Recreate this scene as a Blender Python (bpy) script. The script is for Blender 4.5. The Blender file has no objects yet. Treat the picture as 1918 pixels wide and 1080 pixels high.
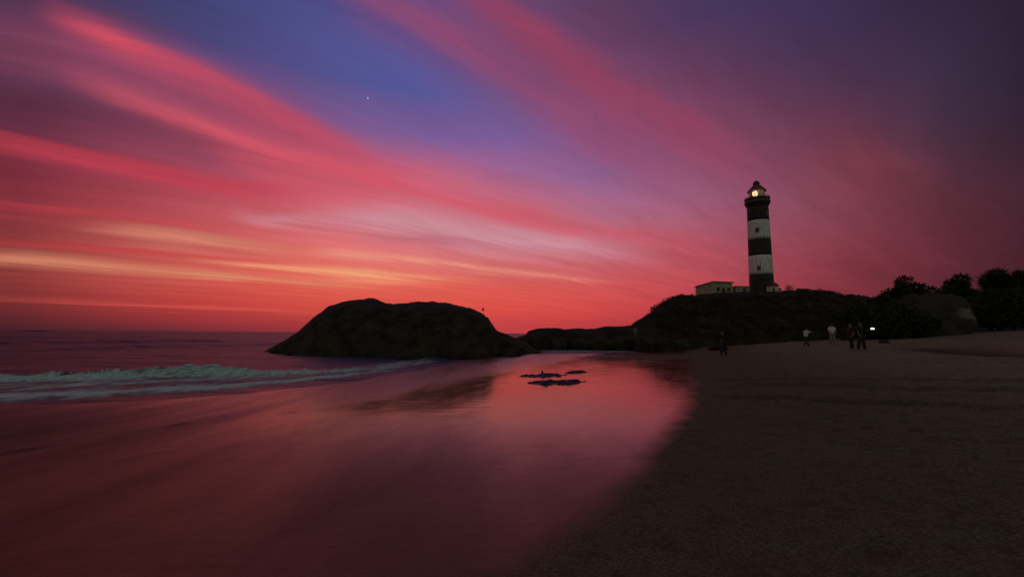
import bpy, bmesh, math, random
import numpy as np
from mathutils import Matrix, Vector, Euler

random.seed(7)
scene = bpy.context.scene
col = scene.collection
R = math.radians

# ------------------------------------------------------------------ camera
FPX, CXP, CYP = 820.0, 959.0, 540.0          # focal length in photo pixels (1918 wide)
EYE = Vector((0.0, 0.0, 1.6))
CAMROT = Matrix.Rotation(R(90 + 5.85), 3, 'X') @ Matrix.Rotation(R(0.355), 3, 'Z')
cam_data = bpy.data.cameras.new('camera')
cam_data.sensor_width = 36.0
cam_data.lens = FPX / 1918.0 * 36.0
cam_data.clip_start = 0.05
cam_data.clip_end = 60000.0
cam = bpy.data.objects.new('camera', cam_data)
col.objects.link(cam)
cam.matrix_world = Matrix.Translation(EYE) @ CAMROT.to_4x4()
scene.camera = cam


def sight(px, py):
    """unit world direction of a photo pixel"""
    v = CAMROT @ Vector(((px - CXP) / FPX, -(py - CYP) / FPX, -1.0))
    return v.normalized()


def at(px, py, Y):
    d = sight(px, py)
    return EYE + d * (Y / d.y)


# ------------------------------------------------------------------ colour helpers
def lin1(c):
    c = c / 255.0
    return c / 12.92 if c <= 0.04045 else ((c + 0.055) / 1.055) ** 2.4


def lin(rgb):
    return tuple(lin1(c) for c in rgb)


# ------------------------------------------------------------------ view
scene.view_settings.view_transform = 'Standard'
scene.view_settings.look = 'None'
scene.view_settings.exposure = 0.0
scene.view_settings.gamma = 1.0
scene.view_settings.use_curve_mapping = False

# ------------------------------------------------------------------ world: dusk sky with streaked cirrus
world = bpy.data.worlds.new('World')
scene.world = world
world.use_nodes = True
nt = world.node_tree
nt.nodes.clear()


class NB:
    """small helper to wire shader nodes"""

    def __init__(self, tree):
        self.t = tree

    def new(self, kind, **kw):
        n = self.t.nodes.new(kind)
        for k, v in kw.items():
            setattr(n, k, v)
        return n

    def link(self, a, b):
        self.t.links.new(a, b)

    def put(self, sock, v):
        if isinstance(v, bpy.types.NodeSocket):
            self.link(v, sock)
        else:
            sock.default_value = v

    def m(self, op, a, b=None, c=None, clamp=False):
        n = self.new('ShaderNodeMath', operation=op, use_clamp=clamp)
        self.put(n.inputs[0], a)
        if b is not None:
            self.put(n.inputs[1], b)
        if c is not None:
            self.put(n.inputs[2], c)
        return n.outputs[0]

    def vm(self, op, a, b=None, out=0):
        n = self.new('ShaderNodeVectorMath', operation=op)
        self.put(n.inputs[0], a)
        if b is not None:
            self.put(n.inputs[1], b)
        return n.outputs[out]

    def mix(self, f, a, b):
        n = self.new('ShaderNodeMix', data_type='RGBA')
        self.put(n.inputs[0], f)
        self.put(n.inputs[6], a if isinstance(a, bpy.types.NodeSocket) else (*a, 1.0))
        self.put(n.inputs[7], b if isinstance(b, bpy.types.NodeSocket) else (*b, 1.0))
        return n.outputs[2]

    def mixf(self, f, a, b):
        n = self.new('ShaderNodeMix', data_type='FLOAT')
        self.put(n.inputs[0], f)
        self.put(n.inputs[2], a)
        self.put(n.inputs[3], b)
        return n.outputs[0]

    def rng(self, v, a, b, c=0.0, d=1.0, smooth=False):
        n = self.new('ShaderNodeMapRange')
        if smooth:
            n.interpolation_type = 'SMOOTHSTEP'
        self.put(n.inputs[0], v)
        n.inputs[1].default_value = a
        n.inputs[2].default_value = b
        n.inputs[3].default_value = c
        n.inputs[4].default_value = d
        return n.outputs[0]

    def noise(self, vec, scale, detail=4.0, rough=0.55, dist=0.0):
        n = self.new('ShaderNodeTexNoise')
        self.put(n.inputs['Vector'], vec)
        n.inputs['Scale'].default_value = scale
        n.inputs['Detail'].default_value = detail
        n.inputs['Roughness'].default_value = rough
        n.inputs['Distortion'].default_value = dist
        return n.outputs[0]

    def ramp(self, fac, stops, interp='LINEAR'):
        n = self.new('ShaderNodeValToRGB')
        cr = n.color_ramp
        cr.interpolation = interp
        stops = sorted(stops, key=lambda s: s[0])
        cr.elements[0].position = stops[0][0]
        cr.elements[0].color = stops[0][1]
        cr.elements[1].position = stops[-1][0]
        cr.elements[1].color = stops[-1][1]
        for p, c in stops[1:-1]:
            e = cr.elements.new(p)
            e.color = c
        self.put(n.inputs[0], fac)
        return n.outputs[0], n.outputs[1]


w = NB(nt)
tc = w.new('ShaderNodeTexCoord')
dvec = w.vm('NORMALIZE', tc.outputs['Generated'])
sep = w.new('ShaderNodeSeparateXYZ')
w.link(dvec, sep.inputs[0])
dx, dy, dz = sep.outputs
# cloud-sheet coordinates: where the line of sight meets a flat layer of cirrus
zc = w.m('ADD', w.m('MAXIMUM', dz, 0.0), 0.06)
comb = w.new('ShaderNodeCombineXYZ')
w.link(w.m('DIVIDE', dx, zc), comb.inputs[0])
w.link(w.m('DIVIDE', dy, zc), comb.inputs[1])
turn = w.new('ShaderNodeMapping')
w.link(comb.outputs[0], turn.inputs[0])
turn.inputs['Rotation'].default_value = (0, 0, R(-41))
wob = w.noise(turn.outputs[0], 0.9, 2.0, 0.5)
wobv = w.new('ShaderNodeCombineXYZ')
w.link(w.m('MULTIPLY', w.m('SUBTRACT', wob, 0.5), 0.5), wobv.inputs[1])
flow = w.vm('ADD', turn.outputs[0], wobv.outputs[0])
fvec = w.vm('MULTIPLY', flow, (0.42, 3.6, 1.0))
fibre = w.noise(fvec, 1.0, 6.0, 0.56, 0.05)
fine = w.noise(w.vm('MULTIPLY', flow, (1.8, 10.0, 1.0)), 1.0, 6.0, 0.65, 0.0)
broad = w.noise(w.vm('MULTIPLY', flow, (0.35, 1.0, 1.0)), 1.0, 3.0, 0.5, 0.2)
fibre0 = w.m('SUBTRACT', fibre, 0.5)
broad0 = w.m('SUBTRACT', broad, 0.5)
el_raw = w.m('ARCSINE', dz)
az_raw = w.m('ARCTAN2', dx, dy)
lift = w.rng(el_raw, R(1.0), R(22.0), 0.12, 1.0)
el = w.m('ADD', el_raw, w.m('MULTIPLY', lift, w.m('ADD', w.m('MULTIPLY', fibre0, 0.065), w.m('MULTIPLY', broad0, 0.06))))
az = w.m('ADD', az_raw, w.m('MULTIPLY', w.m('MULTIPLY', broad0, 0.10), lift))

# base colours of the air, sampled on a coarse table (display values)
GX = [0, 160, 320, 480, 640, 800, 960, 1120, 1280, 1440, 1600, 1760, 1918]
GRID = {
    0:   [(66, 50, 80), (66, 58, 98), (62, 66, 112), (70, 72, 126), (80, 76, 136), (92, 74, 128), (100, 66, 108), (82, 58, 96), (72, 56, 96), (64, 52, 92), (58, 44, 76), (52, 38, 62), (46, 30, 50)],
    90:  [(80, 50, 75), (92, 58, 90), (72, 68, 116), (74, 76, 134), (80, 84, 148), (88, 84, 148), (112, 76, 118), (110, 64, 98), (84, 58, 94), (74, 54, 88), (62, 46, 78), (56, 44, 68), (46, 32, 52)],
    180: [(84, 48, 70), (104, 58, 84), (112, 66, 96), (104, 76, 124), (86, 88, 152), (88, 90, 158), (112, 84, 136), (132, 76, 112), (118, 64, 92), (96, 58, 84), (78, 50, 76), (60, 48, 72), (48, 34, 52)],
    270: [(112, 48, 66), (128, 56, 78), (138, 66, 90), (160, 78, 104), (150, 92, 132), (128, 94, 150), (124, 94, 154), (140, 88, 134), (142, 76, 108), (118, 64, 88), (102, 54, 74), (72, 48, 66), (54, 34, 48)],
    340: [(132, 48, 62), (152, 58, 72), (168, 68, 84), (186, 80, 96), (208, 96, 112), (206, 100, 118), (164, 100, 138), (142, 98, 146), (152, 90, 124), (132, 78, 102), (122, 60, 74), (88, 46, 60), (64, 34, 46)],
    400: [(140, 54, 62), (164, 64, 70), (182, 78, 86), (200, 90, 100), (214, 114, 128), (212, 118, 132), (208, 108, 122), (174, 106, 132), (160, 94, 122), (140, 78, 98), (124, 58, 72), (94, 46, 58), (68, 34, 46)],
    455: [(146, 60, 62), (176, 74, 74), (194, 94, 88), (206, 98, 96), (216, 112, 114), (208, 122, 132), (204, 124, 134), (196, 112, 124), (180, 88, 104), (152, 72, 88), (128, 56, 70), (98, 44, 56), (70, 34, 46)],
    510: [(160, 68, 66), (184, 80, 74), (204, 88, 80), (220, 96, 84), (234, 112, 92), (226, 108, 98), (212, 102, 100), (202, 92, 98), (190, 80, 88), (154, 66, 78), (128, 52, 64), (96, 42, 54), (68, 32, 44)],
    550: [(138, 54, 56), (168, 62, 60), (196, 66, 62), (214, 76, 68), (228, 92, 76), (230, 90, 76), (226, 86, 76), (214, 80, 78), (198, 72, 78), (154, 60, 70), (126, 48, 58), (92, 40, 50), (66, 30, 42)],
    590: [(104, 44, 50), (136, 48, 54), (168, 54, 58), (190, 62, 62), (206, 70, 66), (214, 76, 68), (220, 76, 70), (208, 70, 70), (182, 62, 70), (146, 54, 64), (118, 44, 54), (86, 38, 48), (62, 30, 40)],
    612: [(74, 38, 45), (82, 40, 46), (102, 44, 51), (134, 48, 56), (160, 54, 61), (184, 62, 66), (192, 64, 68), (184, 60, 66), (162, 56, 64), (132, 50, 58), (106, 42, 50), (80, 36, 46), (58, 28, 38)],
}
GY = sorted(GRID)
GARR = np.array([[lin(c) for c in GRID[y]] for y in GY])
GARR[:, 0] *= 0.78; GARR[:, 1] *= 0.92
CAMINV = CAMROT.inverted()
EAST_LOW, EAST_HIGH, ZENITH = np.array(lin((122, 126, 112))), np.array(lin((104, 108, 106))), np.array(lin((68, 70, 84)))


def sky_at(a, e):
    """colour of clear air at azimuth a, elevation e (radians)"""
    back = EAST_LOW + (EAST_HIGH - EAST_LOW) * min(1, max(0, e / R(50)))
    a_in = max(-R(60), min(R(60), a))
    v = CAMINV @ Vector((math.sin(a_in) * math.cos(e), math.cos(a_in) * math.cos(e), math.sin(e)))
    if v.z < -0.05:
        px = CXP + FPX * v.x / -v.z
        py = CYP - FPX * v.y / -v.z
    else:
        px, py = CXP + a_in * 600, 0
    px = min(1918, max(0, px))
    py = min(612, max(0, py))
    i = min(len(GX) - 2, int(np.searchsorted(GX, px, 'right') - 1))
    j = min(len(GY) - 2, int(np.searchsorted(GY, py, 'right') - 1))
    fx = (px - GX[i]) / (GX[i + 1] - GX[i])
    fy = (py - GY[j]) / (GY[j + 1] - GY[j])
    c = (GARR[j, i] * (1 - fx) + GARR[j, i + 1] * fx) * (1 - fy) + (GARR[j + 1, i] * (1 - fx) + GARR[j + 1, i + 1] * fx) * fy
    s = min(1, max(0, (abs(a) - R(52)) / R(75)))
    s = s * s * (3 - 2 * s)
    c = c * (1 - s) + back * s
    s = min(1, max(0, (e - R(36)) / R(40)))
    s = s * s * (3 - 2 * s)
    return c * (1 - s) + ZENITH * s


EL_ROWS = [0, 1.2, 3, 6, 9, 12.5, 16, 20, 24.5, 29.5, 35, 42, 60, 90]
AZ_COLS = [-180, -130, -95, -70, -56, -49, -43, -37, -31, -25, -19, -13, -7, -1, 5, 11, 17, 23, 29, 35, 41, 46, 51, 58, 72, 96, 130, 180]
azt = w.m('MULTIPLY_ADD', az, 1 / (2 * math.pi), 0.5)
sky = None
for k, e in enumerate(EL_ROWS):
    row, _ = w.ramp(azt, [((a + 180) / 360.0, (*sky_at(R(a), R(e)), 1)) for a in AZ_COLS], 'LINEAR')
    if sky is None:
        sky = row
    else:
        sky = w.mix(w.rng(el, R(EL_ROWS[k - 1]), R(e)), sky, row)

# cirrus bands: colour, then points (x, y, strength, half-width above, half-width below) along each band
BANDS = [
    ((152, 72, 100), [(-260, 0, .3, 60, 60), (0, 70, .4, 60, 60), (200, 120, .75, 55, 60), (400, 195, .9, 50, 60), (560, 250, .8, 40, 50), (700, 300, 0, 30, 30)]),
    ((96, 54, 78), [(-260, 110, .5, 30, 30), (0, 155, .65, 26, 30), (150, 188, .7, 22, 26), (270, 225, .75, 18, 24), (400, 270, .6, 16, 24), (520, 305, .25, 14, 20), (620, 330, 0, 14, 20)]),
    ((204, 76, 96), [(60, -10, 0, 20, 30), (120, 28, .35, 16, 24), (200, 58, .85, 14, 24), (300, 98, .70, 16, 30), (400, 143, .62, 18, 30), (500, 193, .58, 18, 34), (600, 250, .52, 20, 34), (700, 310, .35, 22, 34), (820, 350, 0, 20, 30)]),
    ((206, 84, 100), [(100, 130, 0, 20, 30), (200, 172, .35, 22, 26), (300, 212, .6, 22, 26), (400, 250, .8, 22, 26), (500, 285, .85, 24, 36), (620, 318, .8, 24, 40), (740, 352, .75, 22, 36), (880, 390, .7, 20, 24), (1020, 418, .75, 16, 20), (1180, 446, .6, 14, 18), (1320, 468, .3, 14, 18), (1440, 480, 0, 12, 12)]),
    ((194, 62, 78), [(-260, 205, .4, 10, 26), (0, 258, .55, 9, 22), (140, 288, .65, 9, 18), (280, 316, .7, 9, 18), (400, 340, .65, 10, 18), (520, 352, .4, 12, 20), (640, 362, 0, 10, 20)]),
    ((196, 62, 74), [(-200, 360, .3, 10, 10), (0, 382, .4, 8, 10), (80, 392, .6, 6, 8), (200, 402, .5, 8, 8), (330, 420, .4, 10, 10), (470, 436, 0, 8, 8)]),
    ((204, 146, 160), [(420, 395, 0, 10, 14), (500, 412, .5, 6, 8), (600, 412, .4, 16, 12), (700, 410, .75, 22, 20), (780, 418, .85, 24, 22), (880, 438, .8, 20, 22), (1000, 452, .75, 16, 18), (1120, 462, .5, 14, 16), (1260, 474, 0, 12, 14)]),
    ((182, 100, 114), [(640, 440, 0, 6, 6), (720, 446, .4, 6, 7), (800, 450, .65, 6, 8), (870, 456, .4, 6, 8), (960, 470, .2, 5, 6), (1050, 476, 0, 5, 5)]),
    ((210, 132, 108), [(120, 425, 0, 8, 8), (220, 434, .45, 10, 10), (310, 441, .7, 10, 12), (420, 452, .6, 8, 10), (520, 464, .3, 8, 10), (620, 474, 0, 8, 8)]),
    ((214, 136, 104), [(-300, 470, .5, 8, 8), (0, 485, .65, 8, 8), (120, 493, .7, 7, 8), (260, 504, .6, 6, 8), (380, 513, .75, 5, 6), (500, 521, .6, 5, 5), (620, 530, .5, 5, 5), (720, 536, 0, 5, 5)]),
    ((198, 62, 62), [(-200, 448, .2, 6, 6), (60, 462, .4, 6, 6), (200, 466, .55, 5, 6), (320, 474, .5, 5, 6), (440, 484, .3, 4, 5), (560, 494, 0, 4, 4)]),
    ((244, 160, 118), [(340, 484, 0, 4, 5), (440, 495, .5, 5, 5), (520, 501, .7, 5, 5), (600, 507, .85, 6, 7), (680, 514, 1.0, 8, 9), (760, 519, .7, 7, 8), (840, 523, .3, 6, 6), (940, 528, 0, 5, 5)]),
    ((236, 152, 130), [(560, 468, 0, 5, 6), (640, 474, .6, 7, 7), (720, 482, .55, 6, 6), (800, 490, .6, 5, 6), (880, 502, .6, 4, 6), (960, 510, .55, 4, 6), (1060, 518, .35, 5, 6), (1180, 528, 0, 5, 6)]),
    ((222, 92, 80), [(-200, 550, .1, 4, 4), (60, 562, .2, 4, 4), (240, 570, .4, 3, 3), (400, 576, .45, 3, 3), (540, 583, .3, 3, 3), (680, 592, 0, 3, 3)]),
    ((150, 72, 106), [(560, -90, 0, 20, 30), (680, -20, .5, 20, 40), (780, 30, .7, 26, 40), (880, 90, .7, 32, 40), (980, 160, .6, 34, 40), (1080, 230, .55, 36, 40), (1190, 300, .4, 36, 40), (1310, 360, 0, 30, 30)]),
    ((158, 64, 92), [(760, -110, .3, 24, 60), (880, -30, .55, 26, 60), (960, 30, .68, 28, 62), (1050, 90, .72, 28, 66), (1150, 155, .62, 26, 64), (1240, 212, .6, 24, 60), (1320, 258, .5, 26, 56), (1420, 310, .25, 30, 50), (1520, 350, 0, 26, 30)]),
    ((142, 62, 74), [(1420, 300, 0, 30, 40), (1530, 310, .2, 34, 50), (1600, 318, .42, 34, 56), (1660, 326, .22, 30, 50), (1780, 335, 0, 30, 40)]),
]
T0, T1 = R(-80), R(80)
E0, E1 = R(-10), R(60)
tt = w.rng(az, T0, T1)
ef = w.m('DIVIDE', w.m('SUBTRACT', el, E0), E1 - E0)
for colr, pts in BANDS:
    stops = []
    for (px, py, a, su, sd) in pts:
        d = sight(px, py)
        A, E = math.atan2(d.x, d.y), math.asin(d.z)
        d2 = sight(px, py - 10)
        per = (math.asin(d2.z) - E) / 10.0
        ft = (A - T0) / (T1 - T0)
        stops.append((ft, ((E - E0) / (E1 - E0), a, max(su, 3) * per / (E1 - E0) * 8, max(sd, 3) * per / (E1 - E0) * 8)))
    c, al = w.ramp(tt, stops, 'CARDINAL')
    s3 = w.new('ShaderNodeSeparateColor')
    w.link(c, s3.inputs[0])
    dif = w.m('SUBTRACT', ef, s3.outputs[0])
    up = w.m('DIVIDE', w.m('MAXIMUM', dif, 0.0), w.m('MULTIPLY', s3.outputs[2], 0.125))
    dn = w.m('DIVIDE', w.m('MAXIMUM', w.m('MULTIPLY', dif, -1.0), 0.0), w.m('MULTIPLY', al, 0.125))
    q = w.m('ADD', w.m('MULTIPLY', up, up), w.m('MULTIPLY', dn, dn))
    g = w.m('EXPONENT', w.m('MULTIPLY', q, -0.6))
    fac = w.m('MULTIPLY', w.m('MULTIPLY', g, s3.outputs[1]), w.m('ADD', 1.0, w.m('ADD', w.m('MULTIPLY', fibre0, 1.5), w.m('MULTIPLY', w.m('SUBTRACT', fine, 0.5), 0.6))), clamp=True)
    sky = w.mix(fac, sky, lin(colr))
# fine cirrus fibres and the one bright planet
calm = w.rng(el_raw, R(0.5), R(6.0), 0.35, 1.0)
gain = w.m('ADD', 0.97, w.m('MULTIPLY', calm, w.m('ADD', w.m('MULTIPLY', fibre0, 0.50), w.m('MULTIPLY', w.m('SUBTRACT', fine, 0.5), 0.24))))
sc = w.new('ShaderNodeVectorMath', operation='SCALE')
w.link(sky, sc.inputs[0])
w.link(gain, sc.inputs[3])
star = w.vm('DOT_PRODUCT', dvec, tuple(sight(689, 184)), out=1)
spot = w.rng(star, math.cos(R(0.09)), math.cos(R(0.03)), 0.0, 0.6)
sky = w.vm('ADD', sc.outputs[0], spot)
bg = w.new('ShaderNodeBackground')
w.link(sky, bg.inputs[0])
bg.inputs[1].default_value = 1.0
air = w.new('ShaderNodeTexSky', sky_type='NISHITA')
air.sun_disc = False
air.sun_elevation = R(-4.0)
air.sun_rotation = R(-4.0)
bg2 = w.new('ShaderNodeBackground')
w.link(air.outputs[0], bg2.inputs[0])
bg2.inputs[1].default_value = 0.01
add = w.new('ShaderNodeAddShader')
w.link(bg.outputs[0], add.inputs[0])
w.link(bg2.outputs[0], add.inputs[1])
wo = w.new('ShaderNodeOutputWorld')
w.link(add.outputs[0], wo.inputs[0])


# ------------------------------------------------------------------ numpy noise
def _hash(ix, iy, iz, seed):
    h = (ix.astype(np.int64) * 374761393 + iy.astype(np.int64) * 668265263 + iz.astype(np.int64) * 2147483647 + seed * 1274126177) & 0xFFFFFFFF
    h = ((h ^ (h >> 13)) * 1274126177) & 0xFFFFFFFF
    h = (h ^ (h >> 16)) & 0xFFFFFFFF
    return h.astype(np.float64) / 4294967295.0


def vnoise(x, y, z=None, seed=0):
    x = np.asarray(x, float); y = np.asarray(y, float)
    z = np.zeros_like(x) if z is None else np.asarray(z, float)
    ix, iy, iz = np.floor(x), np.floor(y), np.floor(z)
    fx, fy, fz = x - ix, y - iy, z - iz
    fx, fy, fz = (f * f * f * (f * (f * 6 - 15) + 10) for f in (fx, fy, fz))
    def L(a, b, t): return a + (b - a) * t
    zz = []
    for dz_ in (0, 1):
        c00 = _hash(ix, iy, iz + dz_, seed); c10 = _hash(ix + 1, iy, iz + dz_, seed)
        c01 = _hash(ix, iy + 1, iz + dz_, seed); c11 = _hash(ix + 1, iy + 1, iz + dz_, seed)
        zz.append(L(L(c00, c10, fx), L(c01, c11, fx), fy))
    return L(zz[0], zz[1], fz) * 2 - 1


def fbm(x, y, z=None, oct=4, seed=0, gain=0.5):
    s = 0.0; a = 1.0; n = 0.0
    x = np.asarray(x, float); y = np.asarray(y, float)
    zz = None if z is None else np.asarray(z, float)
    for o in range(oct):
        s = s + a * vnoise(x, y, zz, seed + o * 17); n += a
        x = x * 2.03 + 3.7; y = y * 2.03 - 1.9
        if zz is not None: zz = zz * 2.03 + 5.1
        a *= gain
    return s / n


def sstep(a, b, x):
    t = np.clip((x - a) / (b - a), 0, 1)
    return t * t * (3 - 2 * t)


# ------------------------------------------------------------------ materials
MATS = {}


def mat(name, colour, rough=0.8, var=0.25, scale=3.0, bump=0.0, bump_scale=20.0, metal=0.0, colour2=None, spec=0.5, streak=None):
    if name in MATS:
        return MATS[name]
    m = bpy.data.materials.new(name)
    m.use_nodes = True
    b = NB(m.node_tree)
    p = m.node_tree.nodes['Principled BSDF']
    t = b.new('ShaderNodeTexCoord')
    n = b.noise(t.outputs['Object'], scale, 5.0, 0.6)
    c2 = colour2 if colour2 else tuple(c * (1 - var) for c in colour)
    f = b.rng(n, 0.35, 0.65)
    cc = b.mix(f, colour, c2)
    if streak:
        st = b.noise(b.vm('MULTIPLY', t.outputs['Object'], (1.0, 1.0, 0.14)), 2.6, 5.0, 0.65)
        cc = b.mix(b.rng(st, 0.48, 0.70, 0.0, 0.8), cc, streak)
    b.link(cc, p.inputs['Base Color'])
    p.inputs['Roughness'].default_value = rough
    p.inputs['Metallic'].default_value = metal
    p.inputs['Specular IOR Level'].default_value = spec
    if bump:
        bp = b.new('ShaderNodeBump')
        bp.inputs['Strength'].default_value = bump
        bp.inputs['Distance'].default_value = 0.05
        b.link(b.noise(t.outputs['Object'], bump_scale, 6.0, 0.65), bp.inputs['Height'])
        b.link(bp.outputs[0], p.inputs['Normal'])
    MATS[name] = m
    return m


def emit_mat(name, colour, strength):
    m = bpy.data.materials.new(name)
    m.use_nodes = True
    p = m.node_tree.nodes['Principled BSDF']
    p.inputs['Base Color'].default_value = (*colour, 1)
    p.inputs['Emission Color'].default_value = (*colour, 1)
    p.inputs['Emission Strength'].default_value = strength
    return m


def glass_mat(name):
    m = bpy.data.materials.new(name)
    m.use_nodes = True
    b = NB(m.node_tree)
    m.node_tree.nodes.clear()
    tr = b.new('ShaderNodeBsdfTransparent')
    gl = b.new('ShaderNodeBsdfGlossy')
    gl.inputs['Roughness'].default_value = 0.08
    lw = b.new('ShaderNodeFresnel')
    lw.inputs[0].default_value = 1.5
    mx = b.new('ShaderNodeMixShader')
    b.link(lw.outputs[0], mx.inputs[0]); b.link(tr.outputs[0], mx.inputs[1]); b.link(gl.outputs[0], mx.inputs[2])
    o = b.new('ShaderNodeOutputMaterial')
    b.link(mx.outputs[0], o.inputs[0])
    return m


M_ROCK = mat('dark_gneiss', (0.056, 0.046, 0.030), 0.85, colour2=(0.018, 0.016, 0.011), scale=0.8, bump=0.9, bump_scale=3.0, spec=0.08)
M_ROCK2 = mat('boulder_rock', (0.036, 0.031, 0.022), 0.85, colour2=(0.014, 0.013, 0.010), scale=0.6, bump=0.9, bump_scale=3.0, spec=0.1)
M_WETROCK = mat('wet_rock', (0.022, 0.018, 0.016), 0.45, colour2=(0.012, 0.010, 0.010), scale=3.0, bump=0.8, bump_scale=9.0, spec=0.3)
M_WHITE = mat('weathered_white_paint', (0.80, 0.79, 0.75), 0.75, colour2=(0.66, 0.65, 0.60), scale=1.2, bump=0.2, bump_scale=14, streak=(0.36, 0.34, 0.30))
M_BLACK = mat('weathered_black_paint', (0.014, 0.012, 0.012), 0.7, colour2=(0.022, 0.019, 0.018), scale=1.2, bump=0.2, bump_scale=14)
M_REDROOF = mat('dark_red_paint', (0.16, 0.030, 0.045), 0.5, var=0.4, scale=3)
M_CREAM = mat('cream_plaster', (0.48, 0.41, 0.27), 0.85, colour2=(0.27, 0.23, 0.15), scale=1.5, bump=0.2)
M_GREYP = mat('grey_plaster', (0.34, 0.33, 0.27), 0.85, colour2=(0.22, 0.22, 0.18), scale=1.5, bump=0.2)
M_ROOF = mat('roof_sheet', (0.18, 0.10, 0.07), 0.7, var=0.4, scale=2)
M_DARK = mat('dark_opening', (0.015, 0.013, 0.012), 0.5)
M_METAL = mat('galvanised_metal', (0.30, 0.31, 0.30), 0.45, var=0.3, scale=5, metal=0.6)
M_WOOD = mat('weathered_wood', (0.09, 0.06, 0.04), 0.8, var=0.4, scale=6)
M_LEAF = mat('dark_leaf', (0.045, 0.060, 0.025), 0.6, colour2=(0.020, 0.030, 0.012), scale=1.2, spec=0.2)
M_SCRUB = mat('scrub_leaf', (0.062, 0.056, 0.030), 0.7, colour2=(0.022, 0.022, 0.012), scale=1.2, spec=0.2)
M_BARK = mat('bark', (0.055, 0.042, 0.030), 0.9, var=0.4, scale=6, bump=0.6)
M_SKIN = mat('brown_skin', (0.22, 0.12, 0.075), 0.6, var=0.15)
M_HAIR = mat('black_hair', (0.012, 0.010, 0.009), 0.6)
M_GLASS = glass_mat('lantern_glass')


def link(o, parent=None):
    col.objects.link(o)
    if parent is not None:
        o.parent = parent
    return o


def tag(o, label=None, cat=None, group=None, kind=None):
    if label: o['label'] = label
    if cat: o['category'] = cat
    if group: o['group'] = group
    if kind: o['kind'] = kind
    return o


def empty(name, loc, rz=0.0):
    o = bpy.data.objects.new(name, None)
    o.empty_display_size = 0.3
    o.location = loc
    o.rotation_euler = (0, 0, rz)
    return link(o)


def mesh_np(name, verts, faces, m, parent=None, smooth=True):
    """verts (n,3) array, faces (k,4) or (k,3) array"""
    me = bpy.data.meshes.new(name)
    verts = np.asarray(verts, np.float32); faces = np.asarray(faces, np.int32)
    k = faces.shape[1]
    me.vertices.add(len(verts)); me.vertices.foreach_set('co', verts.ravel())
    me.loops.add(faces.size); me.loops.foreach_set('vertex_index', faces.ravel())
    me.polygons.add(len(faces))
    me.polygons.foreach_set('loop_start', np.arange(0, faces.size, k, dtype=np.int32))
    me.polygons.foreach_set('use_smooth', np.full(len(faces), smooth))
    me.update(calc_edges=True)
    me.validate()
    if m: me.materials.append(m)
    return link(bpy.data.objects.new(name, me), parent)


def bm_obj(name, bm, m, parent=None, smooth=False):
    me = bpy.data.meshes.new(name)
    bm.normal_update()
    bm.to_mesh(me); bm.free()
    if smooth:
        for p in me.polygons: p.use_smooth = True
    if m: me.materials.append(m)
    return link(bpy.data.objects.new(name, me), parent)


def box(bm, c, s, rz=0.0, bevel=0.0):
    mtx = Matrix.Translation(c) @ Matrix.Rotation(rz, 4, 'Z') @ Matrix.Diagonal((*s, 1))
    r = bmesh.ops.create_cube(bm, size=1.0, matrix=mtx)
    if bevel:
        es = list({e for v in r['verts'] for e in v.link_edges})
        bmesh.ops.bevel(bm, geom=es, offset=bevel, segments=2, affect='EDGES', clamp_overlap=True)
    return r


def tube(bm, p0, p1, r0, r1=None, seg=8):
    r1 = r0 if r1 is None else r1
    p0, p1 = Vector(p0), Vector(p1)
    d = p1 - p0
    q = d.to_track_quat('Z', 'Y').to_matrix().to_4x4()
    bmesh.ops.create_cone(bm, cap_ends=True, segments=seg, radius1=r0, radius2=r1, depth=d.length,
                          matrix=Matrix.Translation((p0 + p1) / 2) @ q)


def lathe(bm, prof, seg=48, a0=0.0, a1=2 * math.pi):
    """revolve (r, z) profile about z"""
    full = abs((a1 - a0) - 2 * math.pi) < 1e-6
    n = seg if full else seg + 1
    rings = []
    for r, z in prof:
        rings.append([bm.verts.new((r * math.cos(a0 + (a1 - a0) * i / seg), r * math.sin(a0 + (a1 - a0) * i / seg), z)) for i in range(n)])
    for a, b in zip(rings, rings[1:]):
        for i in range(seg):
            j = (i + 1) % n
            bm.faces.new((a[i], a[j], b[j], b[i]))


# ------------------------------------------------------------------ the lie of the land
SX, SY = 0.395, 0.919           # direction of the shoreline
SEA = -0.400


def shore_c(x, y): return SY * x - SX * y          # metres inland from the camera's line
def shore_s(x, y): return SX * x + SY * y          # metres along the shore


def edge_c(s):
    return np.interp(s, [-40, 0, 5.7, 9.7, 13.6, 20, 26.6, 40], [-34, -23, -18.2, -15.4, -14.6, -15.4, -17.6, -22])


def ground_base(x, y):
    x = np.asarray(x, float); y = np.asarray(y, float)
    c = shore_c(x, y) + 0.6
    up = 0.07 * (np.minimum(c, 33) + 0.012 * np.maximum(c - 33, 0))
    # soft hinge between the flat wet sand and the rising beach
    k = 1.2
    h = np.log1p(np.exp(np.clip(c / k, -40, 40))) * k
    h = np.where(c / k > 30, c, h)
    land = 0.07 * np.minimum(h, 33) + 0.002 * np.maximum(h - 33, 0) - 0.052
    ce = edge_c(shore_s(x, y)) + 0.6
    cs = np.minimum(c, 0) * (-13.9 / ce)
    sea = 0.028 * cs - 0.03 * np.maximum(-cs - 14.5, 0) * sstep(14.5, 24, -cs)
    sea = np.maximum(sea, -6)
    z = land + sea
    # the inlet between the sea rock and the headland
    z = z - 0.34 * sstep(40, 50, y) * sstep(1.5, -7, c) * sstep(-40, -12, c)
    return z


def hit(px, py):
    """where the line of sight through a pixel meets the beach"""
    d = sight(px, py)
    t0 = 1.0
    for i in range(4000):
        t = t0 * 1.004 ** i
        p = EYE + d * t
        if p.z < float(ground_base(p.x, p.y)):
            return (p.x, p.y)
    return (p.x, p.y)


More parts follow.
